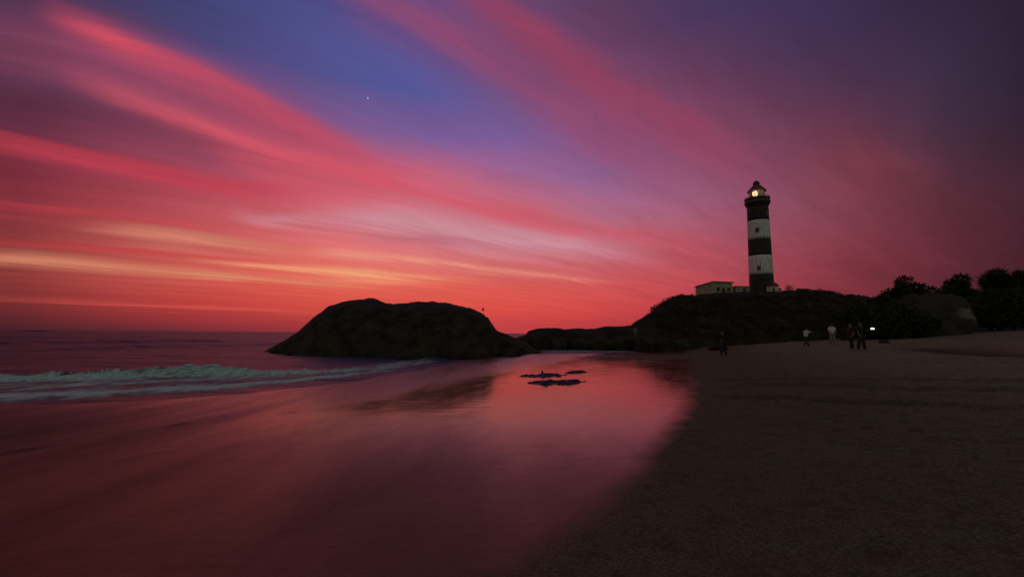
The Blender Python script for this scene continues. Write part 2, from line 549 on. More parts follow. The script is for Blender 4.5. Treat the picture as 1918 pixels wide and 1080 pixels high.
TRACKS = [[hit(x, y) for x, y in t] for t in (
    [(1330, 713), (1480, 713), (1650, 716), (1918, 719), (2300, 722)],
    [(1400, 724), (1550, 727), (1700, 732), (1918, 737), (2300, 745)],
    [(1290, 741), (1420, 748), (1560, 756), (1700, 763), (1918, 771), (2300, 784)])]
HOLLOW = [hit(x, y) for x, y in ((1735, 645), (1800, 648), (1860, 651), (1940, 654), (2100, 657))]


def seg_dist(x, y, pts):
    best = np.full(x.shape, 1e9)
    for (x0, y0), (x1, y1) in zip(pts, pts[1:]):
        dx_, dy_ = x1 - x0, y1 - y0
        t = np.clip(((x - x0) * dx_ + (y - y0) * dy_) / (dx_ * dx_ + dy_ * dy_), 0, 1)
        best = np.minimum(best, np.hypot(x - x0 - t * dx_, y - y0 - t * dy_))
    return best


def wetness(x, y):
    c, s = shore_c(x, y), shore_s(x, y)
    edge = np.interp(s, [0, 2.5, 3.4, 4.4, 6.2, 10.5, 15, 21, 30, 60], [-2.0, -1.5, -1.2, -1.0, -0.72, -0.36, -0.40, -0.55, -0.9, -1.5])
    edge = edge + 0.10 * fbm(s * 0.25, c * 0.15, oct=3, seed=3) + 0.09 * fbm(s * 1.1, c * 0.8, oct=3, seed=8) + 0.10 * fbm(x * 3.0, y * 3.0, oct=3, seed=9)
    wdt = 0.22 + 0.05 * np.clip(5 - s, 0, 5) + 0.010 * np.clip(s, 0, 60)
    wt = 1 - sstep(edge - wdt, edge + wdt, c)
    # a drier tongue of sand in front of the headland
    tx, ty = x - 11.5, y - 33.5
    a = tx * 0.80 + ty * 0.60; b = -tx * 0.60 + ty * 0.80
    q = (a / 6.0) ** 2 + (b / 3.2) ** 2 + 0.35 * fbm(x * 0.5, y * 0.5, oct=3, seed=5)
    return wt * sstep(0.75, 1.25, q)


def track_shade(x, y):
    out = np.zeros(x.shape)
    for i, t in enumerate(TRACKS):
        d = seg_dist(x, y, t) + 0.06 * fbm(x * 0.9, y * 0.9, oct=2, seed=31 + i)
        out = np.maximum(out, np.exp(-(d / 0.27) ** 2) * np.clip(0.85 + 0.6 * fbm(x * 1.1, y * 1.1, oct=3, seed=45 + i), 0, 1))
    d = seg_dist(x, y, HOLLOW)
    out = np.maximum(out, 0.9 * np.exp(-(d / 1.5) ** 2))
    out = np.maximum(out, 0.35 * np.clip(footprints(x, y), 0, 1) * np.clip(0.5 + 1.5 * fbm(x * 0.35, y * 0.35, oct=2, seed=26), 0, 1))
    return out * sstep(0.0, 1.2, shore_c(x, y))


def footprints(x, y):
    """shallow dents left by feet: one jittered dent per cell"""
    out = np.zeros(x.shape)
    cs_ = 0.52
    ix, iy = np.floor(x / cs_), np.floor(y / cs_)
    for ox in (-1, 0, 1):
        for oy in (-1, 0, 1):
            jx, jy = ix + ox, iy + oy
            z0 = np.zeros_like(jx)
            cx_ = (jx + 0.15 + 0.7 * _hash(jx, jy, z0, 901)) * cs_
            cy_ = (jy + 0.15 + 0.7 * _hash(jx, jy, z0, 902)) * cs_
            on = _hash(jx, jy, z0, 903) < 0.62
            an = _hash(jx, jy, z0, 904) * 3.1416
            ux, uy = x - cx_, y - cy_
            a_, b_ = ux * np.cos(an) + uy * np.sin(an), -ux * np.sin(an) + uy * np.cos(an)
            q_ = np.sqrt((a_ / 0.17) ** 2 + (b_ / 0.085) ** 2)
            dent = np.exp(-q_ ** 4) - 0.35 * np.exp(-((q_ - 1.45) / 0.3) ** 2)
            out = np.where(on & (q_ < 2.6), np.where(np.abs(dent) > np.abs(out), dent, out), out)
    return out


def ground(x, y, detail=True):
    x = np.asarray(x, float); y = np.asarray(y, float)
    z = ground_base(x, y)
    if not detail:
        return z
    c, s = shore_c(x, y), shore_s(x, y)
    r = np.hypot(x, y)
    near = sstep(90, 20, r)
    dry = sstep(-0.4, 1.4, c)
    # trampled dry sand
    z = z + near * dry * (0.040 * fbm(x * 1.3, y * 1.3, oct=3, seed=21) - 0.055 * np.clip(fbm(x * 3.1, y * 3.1, oct=2, seed=22) - 0.12, 0, 1))
    z = z + dry * 0.10 * fbm(x * 0.11, y * 0.11, oct=2, seed=23)
    for i, t in enumerate(TRACKS):
        d = seg_dist(x, y, t) + 0.05 * fbm(x * 0.9, y * 0.9, oct=2, seed=31 + i)
        wv = 0.17
        z = z - near * dry * (0.13 * np.exp(-(d / wv) ** 2) - 0.06 * np.exp(-((d - 0.33) / 0.13) ** 2)) * (0.75 + 0.5 * fbm(x * 1.7, y * 1.7, oct=2, seed=40 + i))
    z = z - 0.045 * footprints(x, y) * sstep(60, 25, r) * sstep(0.4, 1.8, c) * np.clip(0.5 + 1.5 * fbm(x * 0.35, y * 0.35, oct=2, seed=26), 0, 1)
    d = seg_dist(x, y, HOLLOW)
    z = z - 0.45 * np.exp(-(d / 2.6) ** 2) * sstep(20, 30, r)
    # backwash ridges on the wet sand
    wet = 1 - sstep(-1.6, -0.6, c)
    for c0, amp, sd, s0, s1 in ((-9.6, 0.022, 51, 1.5, 7.0), (-8.75, 0.022, 52, 2.6, 9.0), (-7.6, 0.005, 53, 2, 7), (-11.6, 0.006, 54, 5, 12)):
        dd = c - c0 - 0.30 * fbm(s * 0.45, s * 0.0 + sd, oct=4, seed=sd, gain=0.6)
        m_ = np.clip(0.45 + 1.6 * fbm(s * 1.1 + sd, c * 0.0, oct=3, seed=sd + 5), 0, 1) * sstep(s0, s0 + 1.2, s) * sstep(s1, s1 - 1.5, s)
        z = z + amp * m_ * wet * near * np.exp(-(dd / 0.07) ** 2) - amp * 0.8 * m_ * wet * near * np.exp(-((dd - 0.13) / 0.07) ** 2)
    z = z + wet * near * 0.010 * fbm(s * 0.22, c * 0.55, oct=3, seed=60)
    return z


def polar_rings(r0, r1, growth, extra=()):
    rs = [r0]
    while rs[-1] < r1:
        g = growth if rs[-1] < 60 else (growth * 1.8 if rs[-1] < 250 else growth * 6)
        rs.append(rs[-1] * (1 + g))
    return np.array(rs)


def polar_sheet(rs, fine, half):
    """angles measured from +Y; dense within +-half"""
    a = list(np.arange(-half, half + 1e-6, fine))
    cg = list(np.arange(half + 4, 360 - half - 3.9, 4.0))
    ang = np.radians(np.array(a + cg))
    X = rs[:, None] * np.sin(ang)[None, :]
    Y = rs[:, None] * np.cos(ang)[None, :]
    n, k = X.shape
    i = np.arange(n - 1)[:, None]; j = np.arange(k)[None, :]
    j2 = (j + 1) % k
    f = np.stack([np.broadcast_to(i * k + j, (n - 1, k)), np.broadcast_to((i + 1) * k + j, (n - 1, k)), (i + 1) * k + j2, i * k + j2], -1).reshape(-1, 4)[:, ::-1]
    return X.ravel(), Y.ravel(), f


# sand ---------------------------------------------------------------
ms = bpy.data.materials.new('beach_sand')
ms.use_nodes = True
b = NB(ms.node_tree)
p = ms.node_tree.nodes['Principled BSDF']
tcs = b.new('ShaderNodeTexCoord')
aw = b.new('ShaderNodeAttribute', attribute_name='wet')
wetf = aw.outputs['Fac']
mp = b.new('ShaderNodeMapping'); b.link(tcs.outputs['Object'], mp.inputs[0])
mp.inputs['Rotation'].default_value = (0, 0, R(23.3)); mp.inputs['Scale'].default_value = (1.0, 0.16, 1.0)
film = b.noise(mp.outputs[0], 0.55, 4.0, 0.55, 0.3)
grain = b.noise(tcs.outputs['Object'], 260.0, 2.0, 0.6)
lump = b.noise(tcs.outputs['Object'], 7.0, 5.0, 0.65)
tone = b.noise(tcs.outputs['Object'], 0.6, 4.0, 0.6)
dryc = b.mix(b.rng(tone, 0.3, 0.7), (0.440, 0.375, 0.215), (0.300, 0.252, 0.145))
dryc = b.mix(b.rng(grain, 0.3, 0.7, 0.0, 0.5), dryc, (0.12, 0.095, 0.07))
wetc = b.mix(b.rng(b.m('ADD', b.m('MULTIPLY', film, 0.5), b.m('MULTIPLY', lump, 0.5)), 0.38, 0.62), (0.150, 0.052, 0.018), (0.105, 0.038, 0.014))
cshore = b.vm('DOT_PRODUCT', tcs.outputs['Object'], (SY, -SX, 0.0), out=1)
sshore = b.vm('DOT_PRODUCT', tcs.outputs['Object'], (SX, SY, 0.0), out=1)
trk_shade = b.new('ShaderNodeAttribute', attribute_name='track').outputs['Fac']
speck = b.noise(tcs.outputs['Object'], 38.0, 3.0, 0.7)
# vignette painted into the sand colour: dark near the water line, paler inland
vignette_dim = b.rng(b.m('ADD', cshore, b.m('MULTIPLY', b.m('SUBTRACT', tone, 0.5), 4.0)), 1.0, 9.0, 1.0, 0.0, smooth=True)
dryc = b.mix(b.m('MULTIPLY', vignette_dim, 0.75), dryc, (0.128, 0.108, 0.060))
pock = b.noise(tcs.outputs['Object'], 4.2, 4.0, 0.7, 0.6)
dryc = b.mix(b.rng(speck, 0.40, 0.62, 0.0, 0.75), dryc, (0.050, 0.038, 0.027))
dryc = b.mix(b.rng(pock, 0.50, 0.66, 0.0, 0.60), dryc, (0.065, 0.050, 0.035))
dryc = b.mix(b.m('MULTIPLY', trk_shade, 0.9), dryc, (0.045, 0.034, 0.024))  # shade of tracks, dents and hollow painted into the sand colour
b.link(dryc, p.inputs['Base Color'])
p.inputs['Roughness'].default_value = 0.95
p.inputs['Specular IOR Level'].default_value = 0.08
bpd = b.new('ShaderNodeBump'); bpd.inputs['Strength'].default_value = 0.8; bpd.inputs['Distance'].default_value = 1.0
b.link(b.m('ADD', b.m('ADD', b.m('MULTIPLY', pock, 0.06), b.m('MULTIPLY', lump, 0.06)), b.m('ADD', b.m('MULTIPLY', grain, 0.004), b.m('MULTIPLY', speck, 0.012))), bpd.inputs['Height'])
b.link(bpd.outputs[0], p.inputs['Normal'])
pw_ = b.new('ShaderNodeBsdfPrincipled')
b.link(wetc, pw_.inputs['Base Color'])
surf_rough = b.rng(cshore, -10.5, -7.5, 1.0, 0.0, smooth=True)      # churned by the last wave
drained = b.rng(sshore, 9.5, 3.0, 0.0, 1.0, smooth=True)             # the film has soaked away here
mpf = b.new('ShaderNodeMapping'); b.link(tcs.outputs['Object'], mpf.inputs[0])
mpf.inputs['Rotation'].default_value = (0, 0, R(23.3))
film2 = b.noise(b.vm('MULTIPLY', mpf.outputs[0], (1.0, 0.55, 1.0)), 2.6, 6.0, 0.68, 0.5)
wr = b.m('ADD', b.m('ADD', b.rng(film2, 0.40, 0.70, 0.0, 0.06), b.rng(film, 0.35, 0.68, 0.06, 0.12)), b.m('MULTIPLY', surf_rough, b.rng(film, 0.3, 0.7, 0.12, 0.26)))
wr = b.m('ADD', wr, b.m('MULTIPLY', drained, b.rng(film, 0.3, 0.7, 0.26, 0.38)))
b.link(wr, pw_.inputs['Roughness'])
pw_.inputs['IOR'].default_value = 1.46
b.link(b.mixf(drained, 0.5, 0.20), pw_.inputs['Specular IOR Level'])
mpr = b.new('ShaderNodeMapping'); b.link(tcs.outputs['Object'], mpr.inputs[0])
mpr.inputs['Rotation'].default_value = (0, 0, R(8)); mpr.inputs['Scale'].default_value = (0.35, 2.6, 1.0)
rip = b.noise(mpr.outputs[0], 2.2, 3.0, 0.5, 0.2)
bp = b.new('ShaderNodeBump'); bp.inputs['Strength'].default_value = 0.7; bp.inputs['Distance'].default_value = 1.0
b.link(b.m('ADD', b.m('MULTIPLY', rip, 0.0060), b.m('MULTIPLY', b.m('MULTIPLY', b.m('ADD', b.m('ADD', speck, b.m('MULTIPLY', lump, 2.0)), b.m('MULTIPLY', film2, 2.0)), b.m('ADD', b.m('ADD', surf_rough, drained), 0.025)), 0.0042)), bp.inputs['Height'])
b.link(bp.outputs[0], pw_.inputs['Normal'])
mxs = b.new('ShaderNodeMixShader')
b.link(wetf, mxs.inputs[0]); b.link(p.outputs[0], mxs.inputs[1]); b.link(pw_.outputs[0], mxs.inputs[2])
b.link(mxs.outputs[0], ms.node_tree.nodes['Material Output'].inputs[0])

rs = np.concatenate([[0.003, 0.15, 0.3, 0.45], polar_rings(0.6, 4000, 0.0085)])
X, Y, F = polar_sheet(rs, 0.27, 62)
Z = ground(X, Y)
beach = mesh_np('beach', np.stack([X, Y, Z], 1), F, ms)
at_ = beach.data.attributes.new('wet', 'FLOAT', 'POINT')
at_.data.foreach_set('value', wetness(X, Y).astype(np.float32))
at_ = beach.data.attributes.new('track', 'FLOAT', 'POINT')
at_.data.foreach_set('value', track_shade(X, Y).astype(np.float32))
tag(beach, 'wet and dry sand of the beach', kind='structure')

# sea ----------------------------------------------------------------


def crest_c(s):
    return np.interp(s, [-40, 0, 5, 8.3, 10.5, 13, 14.9, 18, 27, 40], [-70, -36, -30.5, -26.6, -23.8, -21.6, -19.4, -17.6, -18.8, -23])


def sea_height(x, y):
    c, s = shore_c(x, y), shore_s(x, y)
    r = np.hypot(x, y)
    EC = edge_c(s)
    off = sstep(0.0, 12.0, EC - c)
    sw = 0.16 * fbm(c * 0.16, s * 0.045, oct=3, seed=70) + 0.06 * fbm(c * 0.6, s * 0.25, oct=3, seed=71)
    sw = sw * (0.08 + 0.92 * off) * sstep(900, 120, r)
    # a low swell rising behind the surf
    for c0, amp, s0, s1, sd in ((-60, .42, 16, 62, 2), (-44, .22, 8, 34, 5), (-92, .55, -10, 70, 7), (-150, .7, -80, 90, 9)):
        dd = c - c0 - 2.5 * fbm(s * 0.05, s * 0 + sd, oct=3, seed=73 + sd)
        wv_ = np.where(dd > 0, np.exp(-(dd / (1.1 + abs(c0) * .012)) ** 2), np.exp(-(dd / (3.0 + abs(c0) * .03)) ** 2))
        sw = sw + amp * wv_ * sstep(s0, s0 + 10, s) * sstep(s1, s1 - 12, s) * (0.75 + 0.5 * fbm(s * 0.12, s * 0 + sd, oct=2, seed=78 + sd))
    cc = crest_c(s) + 0.5 * fbm(s * 0.3, s * 0 + 1, oct=3, seed=72)
    A = np.interp(s, [-40, 0, 8, 11, 12.8, 13.6, 14.8, 18, 27, 40], [.12, .14, .14, .20, .40, .36, .12, .05, .03, .02])
    d = c - cc
    ridge = np.where(d > 0, np.exp(-(d / 0.75) ** 2), np.exp(-(d / 1.7) ** 2))
    lumps = 1 + 0.5 * fbm(x * 1.5, y * 1.5, oct=4, seed=74)
    front = 0.05 * np.exp(-((c - (EC - 0.7)) / 0.6) ** 2)
    return SEA + sw + A * ridge * lumps + front * lumps


def foam_amount(x, y):
    c, s = shore_c(x, y), shore_s(x, y)
    cc = crest_c(s)
    edge = edge_c(s) + 0.1 + 0.35 * fbm(s * 0.5, s * 0 + 4, oct=3, seed=80)
    inside = sstep(-0.9, 0.3, c - cc) * sstep(0.6, -0.2, c - edge)
    width = np.maximum(edge - cc, 0.6)
    u = np.clip((c - cc) / width, 0, 1)
    body = 0.42 + 0.65 * np.exp(-((u - 0.07) / 0.16) ** 2) + 0.30 * np.exp(-((u - 0.45) / 0.15) ** 2) + 0.75 * np.exp(-((u - 0.86) / 0.11) ** 2)
    fade = sstep(34, 24, s)
    one = sstep(15, 19, s)
    body = body * (1 - one) + 0.62 * one
    f = inside * body * (0.35 + 0.65 * fade)
    n = fbm(c * 1.3, s * 0.5, oct=4, seed=81)
    f = np.clip(f + 0.5 * n * inside, 0, 1.2)
    # foam washing along the inlet and round the rock foot
    inlet = np.exp(-((y - 52) / 2.8) ** 2) * sstep(2, 5, x) * sstep(17, 12, x) * (0.75 + 0.6 * fbm(x * 0.6, y * 0.6, oct=3, seed=82))
    q = ((x + 8.2) / 14.6) ** 2 + ((y - 46) / 12.2) ** 2
    foot = np.exp(-((q - 1.0) / 0.14) ** 2) * 0.5 * np.clip(0.45 + fbm(x * 0.5, y * 0.5, oct=3, seed=83), 0, 1) * sstep(60, 46, y)
    return np.clip(np.maximum(np.maximum(f, inlet), foot), 0, 1)


mw = bpy.data.materials.new('sea_water')
mw.use_nodes = True
b = NB(mw.node_tree)
p = mw.node_tree.nodes['Principled BSDF']
tcs = b.new('ShaderNodeTexCoord')
fo = b.new('ShaderNodeAttribute', attribute_name='foam').outputs['Fac']
mp = b.new('ShaderNodeMapping'); b.link(tcs.outputs['Object'], mp.inputs[0])
mp.inputs['Rotation'].default_value = (0, 0, R(23.3)); mp.inputs['Scale'].default_value = (1.0, 0.40, 1.0)
fn = b.noise(mp.outputs[0], 3.2, 6.0, 0.68, 0.5)
fm = b.rng(b.m('ADD', fo, b.m('MULTIPLY', b.m('SUBTRACT', fn, 0.5), 2.0)), 0.25, 1.05, smooth=True)
fm = b.m('MULTIPLY', fm, b.rng(fo, 0.02, 0.15))
b.link(b.mix(fm, (0.012, 0.028, 0.028), (0.54, 0.72, 0.64)), p.inputs['Base Color'])
b.link(b.mixf(fm, 0.44, 0.85), p.inputs['Roughness'])
b.link(b.mixf(fm, 0.5, 0.15), p.inputs['Specular IOR Level'])
p.inputs['IOR'].default_value = 1.33
mp2 = b.new('ShaderNodeMapping'); b.link(tcs.outputs['Object'], mp2.inputs[0])
mp2.inputs['Rotation'].default_value = (0, 0, R(15)); mp2.inputs['Scale'].default_value = (0.45, 1.0, 1.0)
w1 = b.noise(mp2.outputs[0], 0.9, 5.0, 0.6)
w2 = b.noise(mp2.outputs[0], 0.10, 4.0, 0.6)
h = b.m('ADD', b.m('MULTIPLY', w1, 0.22), b.m('MULTIPLY', w2, 2.2))
h = b.m('ADD', h, b.m('MULTIPLY', b.m('MULTIPLY', fn, fm), 0.10))
bp = b.new('ShaderNodeBump'); bp.inputs['Strength'].default_value = 0.8; bp.inputs['Distance'].default_value = 1.0
b.link(h, bp.inputs['Height']); b.link(bp.outputs[0], p.inputs['Normal'])

rs = polar_rings(5.0, 30000, 0.011)
X, Y, F = polar_sheet(rs, 0.30, 66)
Z = sea_height(X, Y)
sea = mesh_np('sea', np.stack([X, Y, Z], 1), F, mw)
at_ = sea.data.attributes.new('foam', 'FLOAT', 'POINT')
at_.data.foreach_set('value', foam_amount(X, Y).astype(np.float32))
tag(sea, 'dusky sea with a breaking wave', kind='structure')

# ------------------------------------------------------------------ hill and low headland
HSIL = [(940, 640), (984, 628), (990, 620), (1012, 615), (1040, 614), (1058, 617), (1090, 614), (1110, 616), (1130, 611), (1152, 611), (1182, 609), (1190, 602), (1215, 588),
        (1240, 572), (1262, 558), (1290, 556), (1310, 552), (1340, 549), (1400, 546), (1450, 546), (1540, 545), (1572, 552), (1600, 556),
        (1640, 558), (1680, 566), (1740, 572), (1820, 585), (1918, 600), (2100, 612), (2400, 620)]
HU, HT = [], []
for px, py in HSIL:
    d = sight(px, py)
    HU.append(d.x / d.y); HT.append(d.z / d.y)
PU = [sight(x, 600).x / sight(x, 600).y for x in (900, 1180, 1270, 1450, 1640, 1918, 2300)]


def hill_z(x, y):
    u = x / np.maximum(y, 1)
    T = np.interp(u, HU, HT, left=-0.03) + 0.0022 * fbm(u * 55, u * 0 + 3, oct=4, seed=95, gain=0.65)
    y0 = np.interp(u, PU, [56, 54, 51, 57, 60, 58, 58])
    yb = np.interp(u, PU, [61, 62, 84, 92, 90, 80, 80])
    ye = np.interp(u, PU, [66, 68, 108, 118, 116, 110, 110])
    t = np.clip((y - y0) / (yb - y0), 0, 1)
    ramp = np.where(t < 1, np.sin(t * math.pi / 2) ** 0.9, 1.0)
    base = np.minimum(ground_base(x, y), 3) - 1.0
    top = 1.6 + T * np.minimum(y, ye)
    back = sstep(0, 40, y - ye - np.interp(u, PU, [2, 4, 30, 40, 40, 40, 40]))
    z = base + (top - base) * ramp * (1 - back)
    rough = 0.55 * fbm(x * 0.25, y * 0.25, oct=4, seed=90) + 0.75 * np.abs(fbm(x * 0.55, y * 0.55, oct=4, seed=91, gain=0.65)) - 0.2
    crag = rough * (0.15 + 0.85 * np.sin(np.clip(t, 0, 1) * math.pi)) * np.interp(u, PU, [.5, .5, 1.4, 1.4, 1.2, .8, .8])
    return z + crag * (t > 0)


us = np.linspace(HU[0] - 0.02, 1.75, 520)
ys = np.concatenate([np.linspace(48, 70, 90), np.linspace(70.4, 125, 110), np.linspace(126, 200, 30)])
U, Yh = np.meshgrid(us, ys)
Xh = U * Yh
Zh = hill_z(Xh, Yh)
n, k = Xh.shape
i = np.arange(n - 1)[:, None]; j = np.arange(k - 1)[None, :]
F = np.stack([i * k + j, i * k + j + 1, (i + 1) * k + j + 1, (i + 1) * k + j], -1).reshape(-1, 4)
M_HILL = mat('hill_rock_and_scrub', (0.050, 0.040, 0.026), 0.9, colour2=(0.016, 0.015, 0.009), scale=0.35, bump=0.9, bump_scale=2.0, spec=0.08)
hill = mesh_np('rocky_hill', np.stack([Xh.ravel(), Yh.ravel(), Zh.ravel()], 1), F, M_HILL)
tag(hill, 'dark rocky hill running down into a low headland', kind='structure')


def on_hill(x, y):
    return float(max(hill_z(np.array(x), np.array(y)), ground_base(np.array(x), np.array(y))))


# ------------------------------------------------------------------ the rock in the surf
RSIL = [(470, 668), (500, 655), (530, 640), (560, 620), (585, 597), (600, 586), (615, 573), (640, 566), (668, 562), (690, 559), (706, 560), (722, 567), (736, 570),
        (770, 566), (800, 565), (830, 567), (860, 572), (882, 577), (905, 588), (915, 596), (925, 611), (931, 619), (950, 626), (975, 637), (1005, 655), (1030, 668)]
YC, RY = 46.0, 11.0
RU, RT = [], []
for px, py in RSIL:
    d = sight(px, py)
    RU.append(d.x / d.y); RT.append(d.z / d.y)
us = np.linspace(RU[0], RU[-1], 320)
vs = np.linspace(-1.06, 1.06, 190)
Ur, V = np.meshgrid(us, vs)
mid_u, half_u = (RU[0] + RU[-1]) / 2, (RU[-1] - RU[0]) / 2
half = RY * np.clip(1 - np.abs((Ur - mid_u) / (half_u * 1.02)) ** 2.6, 0.02, 1) ** 0.6
Yr = YC + V * half
Xr = Ur * Yr
foot = -1.0
top = 1.6 + np.interp(Ur, RU, RT) * Yr
g = np.clip(1 - np.abs(V) ** 2.2, 0, 1) ** 0.6
en = np.sin(np.clip(g, 0, 1) * math.pi) + 0.02
Zr = foot + (top - foot) * g
Zr = Zr + en * (0.75 * fbm(Xr * 0.35, Yr * 0.35, oct=4, seed=100) - 0.9 * np.abs(fbm(Xr * 0.55 + 0.3 * Yr, Yr * 0.5, oct=5, seed=101, gain=0.62)) + 0.1)
Zr = Zr + 0.16 * fbm(Xr * 1.2, Yr * 0.5, oct=4, seed=102, gain=0.6) * (g > 0.05)
Xr2 = Xr + 0.35 * fbm(Xr * 0.5, Yr * 0.5, Zr * 0.7, oct=3, seed=103) * en
n, k = Xr.shape
i = np.arange(n - 1)[:, None]; j = np.arange(k - 1)[None, :]
F = np.stack([i * k + j, i * k + j + 1, (i + 1) * k + j + 1, (i + 1) * k + j], -1).reshape(-1, 4)
sea_rock = mesh_np('sea_rock', np.stack([Xr2.ravel(), Yr.ravel(), Zr.ravel()], 1), F, M_ROCK)
tag(sea_rock, 'huge dark humped rock standing in the surf, flag on its shoulder', 'rock')


def boulder(name, loc, size, m, seed, label, cat='rock', group=None, flat=1.0, lump=0.22, rz=0.0, freq=1.3, square=2.0, chips=7):
    bm = bmesh.new()
    bmesh.ops.create_icosphere(bm, subdivisions=4, radius=1.0)
    co = np.array([v.co[:] for v in bm.verts])
    dsp = 1 + lump * fbm(co[:, 0] * freq + seed, co[:, 1] * freq, co[:, 2] * freq, oct=4, seed=seed) + lump * 0.5 * np.abs(fbm(co[:, 0] * freq * 2.4, co[:, 1] * freq * 2.4 + seed, co[:, 2] * freq * 2.4, oct=3, seed=seed + 9))
    co = co / (np.sum(np.abs(co) ** square, 1) ** (1 / square))[:, None]
    co = co * dsp[:, None]
    # chip flat facets off
    rnd = random.Random(seed)
    for _ in range(chips):
        nrm = Vector((rnd.uniform(-1, 1), rnd.uniform(-1, 1), rnd.uniform(-.3, 1))).normalized()
        nv = np.array(nrm); lim = rnd.uniform(0.78, 0.98)
        dd = co @ nv - lim
        co = co - np.outer(np.maximum(dd, 0) * 0.85, nv)
    for v, c_ in zip(bm.verts, co):
        v.co = c_
    bmesh.ops.scale(bm, vec=size, verts=bm.verts)
    o = bm_obj(name, bm, m, smooth=True)
    o.location = loc
    o.rotation_euler = (0, 0, rz)
    if label:
        tag(o, label, cat, group)
    return o


def leaf_mesh(name, centres, radii, n, leaf, m, parent, seed, spiky=0.0):
    """small leaf faces scattered through the volume of several clumps"""
    rng = np.random.default_rng(seed)
    vs_, fs_ = [], []
    for (c, r), cnt in zip(zip(centres, radii), n):
        d = rng.normal(size=(cnt, 3)); d /= np.linalg.norm(d, axis=1)[:, None]
        rad = rng.uniform(0.35, 1.0, cnt) ** 0.6
        pos = np.array(c) + d * rad[:, None] * np.array(r)
        dirv = d * (0.5 + spiky) + rng.normal(size=(cnt, 3)) * 0.6
        dirv /= np.linalg.norm(dirv, axis=1)[:, None]
        sid = np.cross(dirv, rng.normal(size=(cnt, 3))); sid /= np.linalg.norm(sid, axis=1)[:, None]
        ln = leaf * rng.uniform(0.6, 1.4, cnt)[:, None] * (1 + spiky)
        wd = leaf * 0.36 * rng.uniform(0.7, 1.2, cnt)[:, None] / (1 + spiky)
        v = np.stack([pos, pos + dirv * ln * 0.5 + sid * wd, pos + dirv * ln, pos + dirv * ln * 0.5 - sid * wd], 1).reshape(-1, 3)
        vs_.append(v)
    v = np.concatenate(vs_)
    f = np.arange(len(v)).reshape(-1, 4)
    return mesh_np(name, v, f, m, parent, smooth=False)


def tree(name, loc, h, spread, seed, label, cat='tree', group=None, leaves=5200, low=0.25, spiky=0.2):
    rnd = random.Random(seed)
    root = empty(name, loc, rnd.uniform(0, 6.28))
    bm = bmesh.new()
    lean = Vector((rnd.uniform(-.06, .06), rnd.uniform(-.06, .06), 1))
    fork = h * 0.42
    prev = Vector((0, 0, -0.4)); rad = h * 0.030
    for i_ in range(5):
        nx = Vector((lean.x * fork * (i_ + 1) / 5 + rnd.uniform(-.08, .08), lean.y * fork * (i_ + 1) / 5 + rnd.uniform(-.08, .08), fork * (i_ + 1) / 5))
        tube(bm, prev, nx, rad, rad * 0.9, 8); prev = nx; rad *= 0.9
    cs, rs_, ns = [], [], []
    for i_ in range(20):
        a = i_ * 2.4 + rnd.uniform(-.4, .4)
        zt = h * (0.97 if i_ == 0 else rnd.uniform(0.32, 0.9))
        f_ = 1 - 0.55 * max(0, (zt / h - 0.55) / 0.4)
        rr = 0.1 if i_ == 0 else spread * rnd.uniform(0.3, 0.85) * f_
        tip = Vector((math.cos(a) * rr, math.sin(a) * rr, zt))
        mid = (prev + tip) / 2 + Vector((rnd.uniform(-.2, .2), rnd.uniform(-.2, .2), rnd.uniform(0, .4)))
        st = prev * rnd.uniform(0.7, 1.0)
        tube(bm, st, mid, rad * 0.6, rad * 0.4, 6); tube(bm, mid, tip, rad * 0.4, rad * 0.12, 6)
        cs.append(tip); s_ = spread * rnd.uniform(0.16, 0.34)
        rs_.append((s_, s_, s_ * rnd.uniform(0.6, 1.1))); ns.append(leaves // 30)
        cs.append((mid + tip) / 2 + Vector((0, 0, .2))); rs_.append((s_ * .9, s_ * .9, s_ * .6)); ns.append(leaves // 40)
    bm_obj('trunk', bm, M_BARK, root, smooth=True)
    leaf_mesh('crown', cs, rs_, ns, 0.34, M_LEAF, root, seed, spiky + 0.25)
    tag(root, label, cat, group)
    return root


def shrub(name, loc, size, seed, label, group=None, m=None, leaves=500, leaf=0.16):
    rnd = random.Random(seed)
    root = empty(name, loc, rnd.uniform(0, 6.28))
    bm = bmesh.new()
    cs, rs_, ns = [], [], []
    for i_ in range(5):
        a = i_ * 1.257 + rnd.uniform(-.3, .3)
        tip = Vector((math.cos(a) * size[0] * .5, math.sin(a) * size[0] * .5, size[1] * rnd.uniform(.35, .72)))
        tube(bm, (0, 0, -0.15), tip, 0.035, 0.012, 5)
        cs.append(tip); q_ = size[0] * rnd.uniform(.42, .6); rs_.append((q_, q_, size[1] * rnd.uniform(.30, .42))); ns.append(leaves // 5)
    bm_obj('stem', bm, M_BARK, root)
    leaf_mesh('foliage', cs, rs_, ns, leaf, m or M_SCRUB, root, seed, 0.1)
    tag(root, label, 'shrub', group)
    return root


# ------------------------------------------------------------------ lighthouse
LB = at(1427, 546, 106.0)
LZ = on_hill(LB.x, LB.y)
PXM = 106.0 / FPX * 1.0
lh = empty('lighthouse', (LB.x, LB.y, LB.z))
tag(lh, 'tall lighthouse banded black and white with its lamp lit, on the hill', 'lighthouse')
TO_CAM = math.atan2(-LB.y, -LB.x)


def lr(z): return 2.68 - 0.0155 * z


